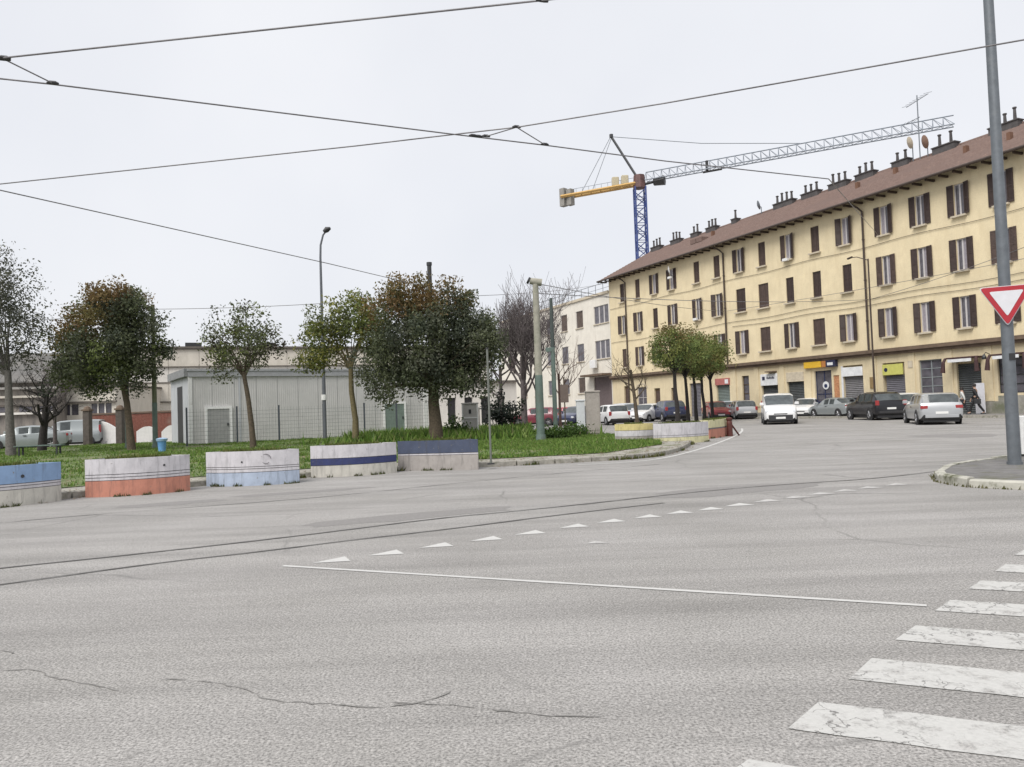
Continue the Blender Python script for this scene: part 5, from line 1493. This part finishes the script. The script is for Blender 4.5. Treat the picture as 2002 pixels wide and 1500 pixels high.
    m = MB(); m.box(hx-0.10, hx+0.006, -W*.20, W*.20, zl_f+0.17 if kind != 'van' else zl_f+0.28, zl_f+0.24 if kind != 'van' else zl_f+0.34, 0.01); m.build('grille', M_dark, T)
    m = MB(); m.box(hx+0.012, hx+0.024, -0.26, 0.26, zl_f+0.03, zl_f+0.14); m.build('licence_plate', M_plate, T)
    m = MB(); m.box(-hx-0.012, -hx+0.16, -W*.38, W*.38, st[0][1]*sc-0.08, st[0][1]*sc+0.06, 0.02); m.build('rear_bumper', low or M_dark, T)
    m = MB(); zp = st[0][2]*sc-0.12; m.box(-hx-0.014, -hx+0.01, -0.26, 0.26, zp-0.09, zp+0.02); m.build('licence_plate', M_plate, T)
    return T
def los(u, y): p = at(u, y); return p, math.degrees(math.atan2(p.y, p.x))
p, a = los(1821, 37.6); car('wagon', 'silver estate car seen from behind, nearest car to the yield sign', p, a+11, CS, 'cars on the street', low=CS)
p, a = los(1710, 47.3); car('suv', 'black suv seen from behind left of the silver estate car', p, a+24, CK, 'cars on the street')
p, a = los(1636, 54.6); car('sedan', 'grey silver saloon driving away left of the black suv', p, a+35, CGS, 'cars on the street')
p, a = los(1523, 46.0); car('van', 'white delivery van facing the camera in the middle of the street', p, a+180+3, CW, 'cars on the street', low=M_dark)
p, a = los(1578, 58.5); car('hatch', 'white car facing the camera behind the delivery van', p, a+180-14, CW, 'cars on the street')
p, a = los(1776, 47.0); car('suv', 'white car half hidden behind the silver estate car', p, a+180+10, CW, 'cars on the street', sc=0.93)
p, a = los(1450, 61.5); car('hatch', 'silver hatchback seen from behind left of the delivery van', p, a+13, CS, 'cars on the street')
p, a = los(1401, 63.5); car('hatch', 'red car behind the last trunks of the grove', p, a+180+12, CR_, 'cars on the street')
p, a = los(1424, 67.0); car('hatch', 'pale car half hidden by the silver hatchback', p, a+180-8, CPB, 'cars on the street')
p, a = los(1306, 62.5); car('suv', 'dark blue car parked left of the front grove trunk', p, a+18, CBL, 'cars parked at the far kerb')
p, a = los(1266, 63.5); car('hatch', 'white hatchback parked just behind the bare sapling', p, a+180-30, CW, 'cars parked at the far kerb')
p, a = los(1228, 65.0); car('van', 'pale blue white van parked in front of the entrance of the yellow block', p, a+180+20, CPB, 'cars parked at the far kerb', sc=0.88)
p, a = los(1193, 57.5); car('hatch', 'white hatchback next to the tall grey utility box', p, a+22, CW, 'cars parked at the far kerb')
p, a = los(1046, 62.5); car('hatch', 'maroon car left of the green tram pole', p, a+78, CM, 'cars parked behind the park')
p, a = los(1099, 64.0); car('sedan', 'deep red car right of the green tram pole', p, a+70, CR_, 'cars parked behind the park')
p, a = los(1128, 60.0); car('hatch', 'dark car tucked behind the white slim cabinet', p, a+150, CBL, 'cars parked behind the park')
p, a = los(138, 51.0); car('van', 'grey van parked behind the gate pillars', p, a+72, CGS, 'cars parked on the left', sc=0.95)
p, a = los(52, 46.0); car('sedan', 'grey saloon parked beside the dark crooked tree', p, a+80, CGS, 'cars parked on the left')

# ---------------------------------------------------------------- street furniture
M_polegrey = plain('pole_grey_paint', (0.135, 0.15, 0.165), 0.5, 0.3, var=0.14, scale=8, dirt=((0.16, 0.17, 0.18), 5, 0.55, 0.75))
M_green = plain('pole_green_paint', (0.115, 0.16, 0.14), 0.55, 0.1, var=0.2, scale=6, dirt=((0.09, 0.10, 0.08), 3, 0.5, 0.7))
M_conc = plain('pole_concrete', (0.30, 0.29, 0.24), 0.85, var=0.15, scale=6, dirt=((0.18, 0.19, 0.14), 2, 0.5, 0.7))
# grey pole on the island
p = G(1984, 908, 0.115)
PP = thing('street_pole', 'tall grey steel pole on the traffic island carrying the yield sign', 'pole', (p.x, p.y, 0.115))
MB().tube([(0,0,0),(0,0,3.0),(0,0,11.0)], [0.108, 0.098, 0.075], 16).build('shaft', M_polegrey, PP, smooth=40)
MB().tube([(0,0,0),(0,0,0.05)], 0.125, 16).build('base_collar', M_polegrey, PP, smooth=40)
MB().box(-0.05, 0.05, -0.108, -0.09, 1.85, 1.97).build('inspection_cover', M_dark, PP)
# yield sign: white triangle, red border, brackets
sg = D(1970, 590, p.y - 0.14)
tri_c = D(1969, 566, p.y - 0.14)
ang = math.atan2(-p.x, p.y)*0.55
YS = thing('yield_sign', 'red bordered white triangle yield sign on the grey pole', 'traffic sign', (p.x, p.y, 0), R(-26))
zt_, zb_ = 3.12 + 0.1, 2.50
zt_ = D(1968, 562, p.y).z; zb_ = D(1970, 637, p.y).z
hw_ = 0.40
def tri_plate(sc_, y, th, rnd_=0.03):
    m = MB(); cz = zt_ - (zt_-zb_)/3
    pts = [Vector((-hw_,0,zt_)), Vector((hw_,0,zt_)), Vector((0,0,zb_))]
    c = Vector((0,0,cz)); P = []
    for i in range(3):
        a, b, d = pts[i-1], pts[i], pts[(i+1) % 3]
        for f in (0.0, 0.33, 0.66, 1.0):
            q0 = b.lerp(a, 0.07*(1-f)); q1 = b.lerp(d, 0.07*f); q = (q0 + q1)/2 if 0 < f < 1 else (q0 if f == 0 else q1)
            if 0 < f < 1: q = b.lerp((b.lerp(a, .07)+b.lerp(d, .07))/2, 0.55) + (b.lerp(d, .07)-b.lerp(a, .07))*(f-0.5)*0.35
            P.append(c + (q-c)*sc_)
    n = len(P); k = len(m.v)
    m.v += [(q.x, y, q.z) for q in P] + [(q.x, y+th, q.z) for q in P]
    m.f.append(tuple(range(n))); m.f.append(tuple(2*n-1-i for i in range(n)))
    for i in range(n): j = (i+1) % n; m.f.append((j, i, n+i, n+j))
    return m
M_signred = plain('sign_red', (0.36, 0.018, 0.030), 0.4, var=0.06)
M_signwh = plain('sign_white', (0.60, 0.60, 0.63), 0.4, var=0.06)
tri_plate(1.0, -0.155, 0.014).build('border', M_signred, YS)
tri_plate(1.05, -0.140, 0.006).build('rim', M_signwh, YS)
tri_plate(0.66, -0.160, 0.004).build('face', M_signwh, YS)
for zz in (zt_-0.12, zt_-0.38): 
    m = MB(); m.box(-0.12, 0.12, -0.134, -0.10, zz-0.02, zz+0.02); m.tube([(0,0,zz-0.025),(0,0,zz+0.025)], 0.113, 14); m.build('bracket', M_galv, YS)
# white cabinet cut by the right edge
q = at(2016, 15.3); T = thing('white_cabinet', 'white street cabinet cut by the right edge behind the pole', 'cabinet', (q.x+0.12, q.y, 0.115), R(-20))
MB().box(-0.3, 0.3, -0.2, 0.2, 0.05, 0.80, 0.01).build('box', M_white, T); MB().box(-0.28, 0.28, -0.18, 0.18, 0, 0.05).build('foot', M_dark, T); MB().box(-0.25, 0.25, -0.212, -0.201, 0.12, 0.70).build('door', M_white, T)

# curved lamp post
p = at(636, 42.0); LP = thing('lamp_post', 'tall slim curved street lamp rising before the metal cabin', 'street lamp', (p.x, p.y, 0.12))
pts = [(0,0,0),(0,0,1.6),(0,0,8.6),(0.0,0,10.0),(0.03,0,10.7),(0.18,0,11.25),(0.38,0,11.5)]
MB().tube(pts, [0.10,0.10,0.07,0.06,0.055,0.05,0.045], 10).build('shaft', plain('lamp_steel', (0.12, 0.13, 0.145), 0.5, 0.3), LP, smooth=40)
m = MB(); m.tube([(0.22,0,11.42),(0.40,0,11.55),(0.60,0,11.62)], [0.10,0.17,0.07], 8); m.build('lamp_head', M_dark, LP, smooth=50)
MB().tube([(0,0,2.15),(0,0,2.45)], 0.15, 10).build('sign_band', M_white, LP)
# tram poles
def tram_pole(u, y, h, r, label, lower=2.6, name='tram_pole', mats=(None, None), tilt=(0, 0)):
    p = at(u, y); T = thing(name, label, 'pole', (p.x, p.y, 0.12), 0, 'overhead line poles')
    MB().tube([(0,0,0),(tilt[0]*lower/h,tilt[1],lower)], [r*1.12, r*1.05], 14).build('lower_shaft', mats[0] or M_green, T, smooth=40)
    MB().tube([(tilt[0]*lower/h,tilt[1],lower),(tilt[0],tilt[1],h)], [r, r*0.8], 14).build('upper_shaft', mats[1] or M_conc, T, smooth=40)
    MB().tube([(0,0,-0.02),(0,0,0.25)], [r*1.5, r*1.25], 14).build('foot', mats[0] or M_green, T)
    return T
T = tram_pole(1058, 30.5, 6.25, 0.15, 'thick pale tram pole with green foot and a drum at the top', 2.6)
m = MB(); m.tube([(-0.22,0,6.38),(0.26,0,6.30)], [0.13, 0.15], 12); m.build('drum', M_conc, T, smooth=40); MB().tube([(-0.30,0,6.42),(-0.225,0,6.38)], [0.14, 0.14], 12).build('drum_cap', M_dark, T)
T = tram_pole(1087, 37, 6.6, 0.10, 'slim dark green pole right of the thick tram pole', 4.2, mats=(M_green, plain('pole_dark', (0.05, 0.065, 0.06), 0.6)))
m = MB(); m.box(-0.35, 0.1, -0.1, 0.1, 4.0, 4.2, 0.02); m.build('bracket', M_green, T)
T = tram_pole(850, 36.5, 8.3, 0.13, 'dark pole rising through the crown of the big dark tree', 2.5, mats=(M_green, M_black))
MB().tube([(0,0,8.3),(0,0,8.45)], 0.13, 12).build('cap', M_black, T)
T = tram_pole(304, 36.6, 6.9, 0.11, 'green pole with a pale upper part beside the blue bin', 2.2, mats=(M_green, plain('pole_olive', (0.13, 0.14, 0.085), 0.7)))
T = tram_pole(250, 38.0, 8.2, 0.10, 'slim pole hidden in the left evergreen with its top showing', 2.5, mats=(M_green, M_black))
# sign post on the kerb
p = G(960, 908, 0.11); T = thing('sign_post', 'thin bare metal post on the kerb right of the navy planter', 'post', (p.x, p.y, 0.11))
MB().tube([(0,0,0),(0,0,2.75)], 0.026, 8).build('shaft', plain('post_grey', (0.16, 0.17, 0.15), 0.5, 0.3), T); MB().tube([(0,0,0),(0,0,0.03)], 0.09, 10).build('foot_plate', M_dark, T)
MB().tube([(0,0,2.75),(0,0,2.79)], 0.032, 8).build('cap', M_dark, T)
# dark red bollard at the corner
p = G(1427, 853, 0.0); T = thing('bollard', 'dark red bollard at the end of the orange based planter', 'bollard', (p.x, p.y, 0))
M_bol = plain('bollard_red', (0.085, 0.022, 0.016), 0.6, var=0.3)
MB().lathe([(0.0,0.0),(0.13,0.0),(0.12,0.5),(0.12,0.58),(0.10,0.62),(0.13,0.66),(0.13,0.74),(0.0,0.78)], (0,0,0), 12).build('body', M_bol, T, smooth=40)
MB().tube([(0.1,0,0.45),(0.45,0.25,0.02)], 0.035, 6).build('strut', M_bol, T)
# utility boxes
def cabinet(u, y, w_, d_, h, mat, label, rz=0.0, roof=0.06, extras=None):
    p = at(u, y); T = thing('utility_cabinet', label, 'cabinet', (p.x, p.y, 0.12), rz, 'utility cabinets')
    MB().box(-w_/2, w_/2, -d_/2, d_/2, 0.08, h-roof, 0.01).build('box', mat, T)
    MB().box(-w_/2+0.02, w_/2-0.02, -d_/2+0.02, d_/2-0.02, 0, 0.08).build('plinth', M_concrete, T)
    MB().box(-w_/2-0.03, w_/2+0.03, -d_/2-0.03, d_/2+0.03, h-roof, h, 0.015).build('lid', mat, T)
    return T
M_cab = plain('cabinet_grey', (0.40, 0.385, 0.37), 0.7, var=0.1, dirt=((0.25, 0.24, 0.22), 3, 0.55, 0.75))
M_cabd = plain('cabinet_stone', (0.33, 0.30, 0.27), 0.85, var=0.12, dirt=((0.22, 0.2, 0.18), 2, 0.5, 0.7))
T = cabinet(921, 37.5, 0.78, 0.4, 1.68, M_cab, 'pale grey cabinet with a white frame right of the big dark tree')
for x_ in (-0.36, 0.36): MB().box(x_-0.035, x_+0.035, -0.225, -0.202, 0.1, 1.6).build('frame_bar', M_white, T)
MB().box(-0.325, 0.325, -0.224, -0.203, 0.92, 0.98).build('frame_bar', M_white, T); MB().box(-0.06, 0.06, -0.215, -0.203, 1.15, 1.35).build('lock_plate', M_dark, T)
cabinet(1137, 35.8, 0.38, 0.35, 1.62, plain('cabinet_white', (0.60, 0.63, 0.65), 0.6, var=0.08), 'slim white cabinet left of the tall grey utility box')
T = cabinet(1161, 35.0, 0.62, 0.5, 2.0, M_cabd, 'tall grey utility box right of the slim white cabinet')
MB().box(-0.26, 0.26, -0.262, -0.252, 0.2, 1.8).build('door', M_cabd, T)
# rusty information board before the cream building
p = at(1106, 45); T = thing('notice_board', 'brown notice board on a post before the cream building', 'sign', (p.x, p.y, 0.0))
MB().tube([(0,0,0),(0,0,3.2)], 0.04, 8).build('post', M_bark, T); MB().box(-0.24, 0.24, -0.06, -0.02, 1.7, 2.75).build('board', plain('board_brown', (0.13, 0.10, 0.085), 0.8), T)
# blue bin on the green pole
p = at(317, 32.6); T = thing('litter_bin', 'small pale blue litter bin beside the green pole', 'bin', (p.x, p.y, 0.12))
M_bin = plain('bin_blue', (0.14, 0.33, 0.60), 0.5, var=0.15, scale=10)
MB().lathe([(0.0,0.0),(0.14,0.0),(0.18,0.5),(0.19,0.52),(0.17,0.52),(0.13,0.05)], (0,0,0), 14).build('bin_body', M_bin, T, smooth=40)
MB().lathe([(0.21,0.46),(0.24,0.56),(0.10,0.60),(0.0,0.60)], (0,0,0), 14).build('bag_rim', plain('bin_bag', (0.30, 0.45, 0.62), 0.4), T, smooth=40)
# green park bench on the left
p = at(78, 33.0); T = thing('park_bench', 'low green backless bench on the lawn at the left', 'bench', (p.x, p.y, 0.12), R(8))
for i in range(3): MB().box(-0.95, 0.95, -0.22+i*0.15, -0.10+i*0.15, 0.42, 0.46).build('seat_slat', M_green, T)
for x_ in (-0.75, 0.75):
    m = MB(); m.box(x_-0.03, x_+0.03, -0.2, -0.14, 0, 0.42); m.box(x_-0.03, x_+0.03, 0.14, 0.20, 0, 0.419); m.box(x_-0.028, x_+0.028, -0.14, 0.14, 0.36, 0.418); m.build('leg', M_black, T)
# white leaning board against the shop front
q = bw(37.15, -0.3, gz=0.15); T = thing('white_board', 'tall white board leaning at the shop front behind the walkers', 'board', (q.x, q.y, 0.15), BRZ)
m = MB(); m.box(-0.3, 0.3, -0.22, -0.17, 0.02, 1.85, 0.01); m.build('panel', M_signwh, T); MB().box(-0.32, 0.32, -0.26, -0.14, 0, 0.02).build('foot', M_galv, T)
# iron railing below the bare trees
ra, rb = at(938, 47.5), at(1016, 48.5); re_ = (rb-ra).normalized(); RL = (rb-ra).length
T = thing('iron_railing', 'dark iron railing below the bare trees', 'fence', (ra.x, ra.y, 0.1), math.atan2(re_.y, re_.x))
for i in range(13): x_ = RL*i/12; MB().box(x_-0.02, x_+0.02, -0.02, 0.02, 0, 1.5).build('bar', M_black, T)
for z_ in (0.15, 1.38): MB().box(0, RL, -0.03, -0.021, z_, z_+0.05).build('rail', M_black, T)

# ---------------------------------------------------------------- overhead wires
M_cable = plain('overhead_cable', (0.17, 0.165, 0.17), 0.5, 0.3, var=0.2)
def wire(pts, label, r=0.014, sag=0.0, clamps=()):
    P = [Vector(p) for p in pts]; o_ = P[0]
    T = thing('overhead_wire', label, 'wire', tuple(o_), 0, 'overhead wires')
    Q = []
    for a, b in zip(P, P[1:]):
        n = 10
        for k in range(n):
            f = k/n; q = a.lerp(b, f); Q.append(q - o_ - Vector((0,0,sag*4*f*(1-f))))
    Q.append(P[-1]-o_)
    MB().tube(Q, r, 6).build('cable', M_cable, T, smooth=60)
    for c in clamps:
        c = Vector(c)-o_; MB().tube([c-Vector((0.07,0.02,0.0)), c-Vector((0.03,0.01,-0.01)), c+Vector((0.03,0.01,0.01)), c+Vector((0.07,0.02,0))], [0.012,0.024,0.024,0.012], 6).build('clamp', M_dark, T)
    return T
Z = 6.0
g = lambda u, v, z=Z: G(u, v, z)
wire([g(-300,146), g(0,114), g(1068,0), g(1500,-50)], 'tram wire across the top left of the sky', 0.011, 0.0, [g(8,114), g(1060,2)])
wire([g(-250,127), g(0,154), g(103,165), g(880,262), g(1065,284), g(1300,315), g(1620,350)], 'long tram wire descending from the left edge to the yellow roof', 0.011, 0.0, [g(925,266), g(935,267.5)])
wire([g(-250,385), g(0,360), g(700,285), g(870,265), g(1010,249), g(1300,202), g(2002,78), g(2400,5)], 'long tram wire rising from the left edge to the upper right', 0.011)
wire([g(-200,330), g(0,372), g(640,515), (at(850,36.5).x, 36.5, 7.35)], 'tram wire descending from the left edge to the dark pole in the tree', 0.012)
wire([g(8,116), g(103,163)], 'short strut wire joining the two tram wires at the left edge', 0.009, 0, [g(103,163), g(8,117)])
wire([g(950,267), g(1010,249), g(1065,283)], 'v shaped strut wire bracing the wire crossing', 0.009, 0, [g(950,267), g(1010,249), g(1065,283)])
wire([g(1620,350), tuple(bw(31.2,-0.05,11.0))], 'end of the descending tram wire fixed to the yellow wall', 0.011)
a = at(304, 36.6); b = at(636, 42.0); c_ = at(850, 36.5)
wire([(-26, 36, 6.4), (a.x, a.y, 6.8), (c_.x, c_.y, 7.0)], 'thin wire between the green pole and the dark pole', 0.014, 0.15)
wire([(c_.x, c_.y, 6.9), tuple(bw(0.9, -0.1, 13.2))], 'thin wire from the dark pole to the corner of the yellow roof', 0.016, 0.3)
d_ = at(1058, 30.5)
wire([(d_.x, d_.y, 6.4), tuple(bw(17.3, -0.1, 8.3)), tuple(bw(45, -0.6, 8.0))], 'span wire from the thick tram pole along the yellow facade', 0.016, 0.2)
wire([(d_.x, d_.y, 6.0), tuple(bw(30.4, -0.15, 7.3)), tuple(bw(45, -3.0, 8.8))], 'lower span wire from the thick tram pole to the yellow facade', 0.016, 0.25)
# wall pole with a bracket before the facade
q = bw(31.05, -0.9, gz=0.15); T = thing('facade_pole', 'slim dark pole standing before the yellow facade beside the lime shop sign', 'pole', tuple(q), BRZ)
MB().tube([(0,0,0),(0,0,10.7)], [0.07, 0.05], 8).build('shaft', M_pipe, T); m = MB(); m.tube([(0,0,10.6),(-0.9,0,11.0),(-1.5,0,11.05)], 0.03, 6); m.tube([(-1.7,0,11.02),(-1.3,0,11.08)], 0.07, 6); m.build('bracket_arm', M_pipe, T)

# ---------------------------------------------------------------- two people walking on the pavement
M_skin = plain('skin', (0.42, 0.27, 0.20), 0.6, var=0.08)
M_hair = plain('hair_dark', (0.02, 0.016, 0.014), 0.7, var=0.3)
def skinned(name, verts, edges, radii, mat, parent, root=0, sub=1):
    me = bpy.data.meshes.new(name); me.from_pydata([tuple(v) for v in verts], edges, []); me.update()
    o = obj(name, me, mat, parent)
    md = o.modifiers.new('skin', 'SKIN'); md.use_smooth_shade = True
    for i, sv in enumerate(me.skin_vertices[0].data):
        rr = radii[i]; sv.radius = rr if isinstance(rr, tuple) else (rr, rr); sv.use_root = (i == root)
    s_ = o.modifiers.new('sub', 'SUBSURF'); s_.levels = sub; s_.render_levels = sub + 1
    return o
def person(label, spot, rz, top_mat, leg_mat, stride=0.28, armsw=0.22, bag=False, h=1.72):
    T = thing('person', label, 'person', tuple(spot), rz, 'people on the pavement')
    k = h/1.72
    def V_(x, y, z): return Vector((x*k, y*k, z*k))
    # forward is +x
    J = dict(pel=V_(0,0,.95), sp=V_(0.01,0,1.12), ch=V_(0.03,0,1.32), nk=V_(0.035,0,1.47), hd0=V_(0.05,0,1.55), hd1=V_(0.055,0,1.66))
    bodyv = [J['pel'], J['sp'], J['ch'], J['nk'], J['hd0'], J['hd1']]; br = [(.135,.105),(.125,.10),(.155,.105),(.055,.055),(.075,.085),(.07,.08)]
    be_ = [(0,1),(1,2),(2,3),(3,4),(4,5)]
    for s_ in (-1, 1):
        st_ = stride*s_
        i = len(bodyv); hip = V_(0,s_*.09,.90); kn = V_(st_*.5+0.05,s_*.10,.50); an_ = V_(st_*1.0-0.03,s_*.10,.09 + (0.03 if st_ < 0 else 0)); to = V_(st_*1.0+0.15,s_*.11,.035)
        bodyv += [hip, kn, an_, to]; br += [.085*k, .058*k, .04*k, .035*k]; be_ += [(0,i),(i,i+1),(i+1,i+2),(i+2,i+3)]
        i = len(bodyv); sh = V_(0.03,s_*.19,1.39); el = V_(-armsw*s_*.5,s_*.24,1.12); wr = V_(-armsw*s_+0.08,s_*.25,.88); pm = V_(-armsw*s_+0.11,s_*.25,.80)
        bodyv += [sh, el, wr, pm]; br += [.055*k, .042*k, .028*k, (.035*k, .022*k)]; be_ += [(2,i),(i,i+1),(i+1,i+2),(i+2,i+3)]
        for f in range(4):
            j = len(bodyv); fx = -armsw*s_+0.085+0.018*f
            bodyv += [V_(fx, s_*.25, .755), V_(fx+0.008, s_*.245, .70+0.012*abs(f-1.5))]; br += [.009, .008]; be_ += [(i+3, j), (j, j+1)]
        j = len(bodyv); bodyv += [V_(-armsw*s_+0.15, s_*.235, .79), V_(-armsw*s_+0.165, s_*.23, .75)]; br += [.010, .009]; be_ += [(i+3, j), (j, j+1)]
    body = skinned('body', bodyv, be_, br, M_skin, T)
    # face details
    m = MB(); m.tube([tuple(V_(0.12,0,1.625)), tuple(V_(0.145,0,1.59)), tuple(V_(0.125,0,1.58))], [.008,.014,.010], 5); m.build('nose', M_skin, body)
    for s_ in (-1, 1): MB().disc(tuple(V_(0.122, s_*.03, 1.625)), 0.010, 'x', 8, 0.01).build('eye', M_hair, body)
    # hair
    m = MB(); c = V_(0.045,0,1.66)
    m.lathe([(0.0,0.095),(0.05,0.088),(0.085,0.055),(0.098,0.0),(0.095,-0.05),(0.085,-0.09)], tuple(c), 12); m.build('hair', M_hair, T, smooth=60)
    # jacket and trousers
    jv = [V_(0,0,.93), V_(0.01,0,1.12), V_(0.03,0,1.32), V_(0.035,0,1.44)]; jr = [(.16,.125),(.15,.12),(.178,.125),(.075,.07)]; je = [(0,1),(1,2),(2,3)]
    for s_ in (-1, 1):
        i = len(jv); jv += [V_(0.03,s_*.195,1.395), V_(-armsw*s_*.5,s_*.245,1.12), V_(-armsw*s_+0.07,s_*.25,.91)]; jr += [.075*k,.06*k,.047*k]; je += [(2,i),(i,i+1),(i+1,i+2)]
    skinned('jacket', jv, je, jr, top_mat, T)
    tv = [V_(0,0,.97)]; tr_ = [(.148,.115)]; te = []
    for s_ in (-1, 1):
        st_ = stride*s_; i = len(tv); tv += [V_(0,s_*.09,.89), V_(st_*.5+0.05,s_*.10,.50), V_(st_-0.03,s_*.10,.12)]; tr_ += [.10*k,.073*k,.058*k]; te += [(0,i),(i,i+1),(i+1,i+2)]
    skinned('trousers', tv, te, tr_, leg_mat, T)
    for s_ in (-1, 1):
        st_ = stride*s_; m = MB(); a_ = V_(st_-0.09,s_*.105,0.0)
        m.box(a_.x, a_.x+0.27*k, a_.y-0.045, a_.y+0.045, 0.0 + (0.02 if st_ < 0 else 0), 0.09, 0.025); m.build('shoe', M_dark, T)
    return T
q = bw(36.65, -1.1, gz=0.15)
person('person in a white jacket and dark trousers walking past the roller shutter', q, BRZ + math.pi + 0.4, plain('white_jacket', (0.55, 0.56, 0.54), 0.85, var=0.1), plain('dark_jeans', (0.03, 0.032, 0.04), 0.85, var=0.2), h=1.62)
q = bw(37.35, -1.1, gz=0.15)
person('person in black carrying a bag, right of the person in the white jacket', q, BRZ + math.pi + 0.3, plain('black_coat', (0.018, 0.018, 0.02), 0.85, var=0.2), plain('black_trousers', (0.015, 0.015, 0.017), 0.85, var=0.2), 0.34, 0.25, h=1.80)
q2 = bw(37.6, -1.35, gz=0.15); T = thing('shoulder_bag', 'black bag held by the person in black', 'bag', tuple(q2), BRZ)
MB().box(-0.18, 0.18, -0.07, 0.07, 0.62, 0.92, 0.03).build('bag_body', M_dark, T); MB().tube([(-0.13,0,0.92),(-0.08,0,1.08),(0.08,0,1.08),(0.13,0,0.92)], 0.012, 6).build('handle', M_dark, T)
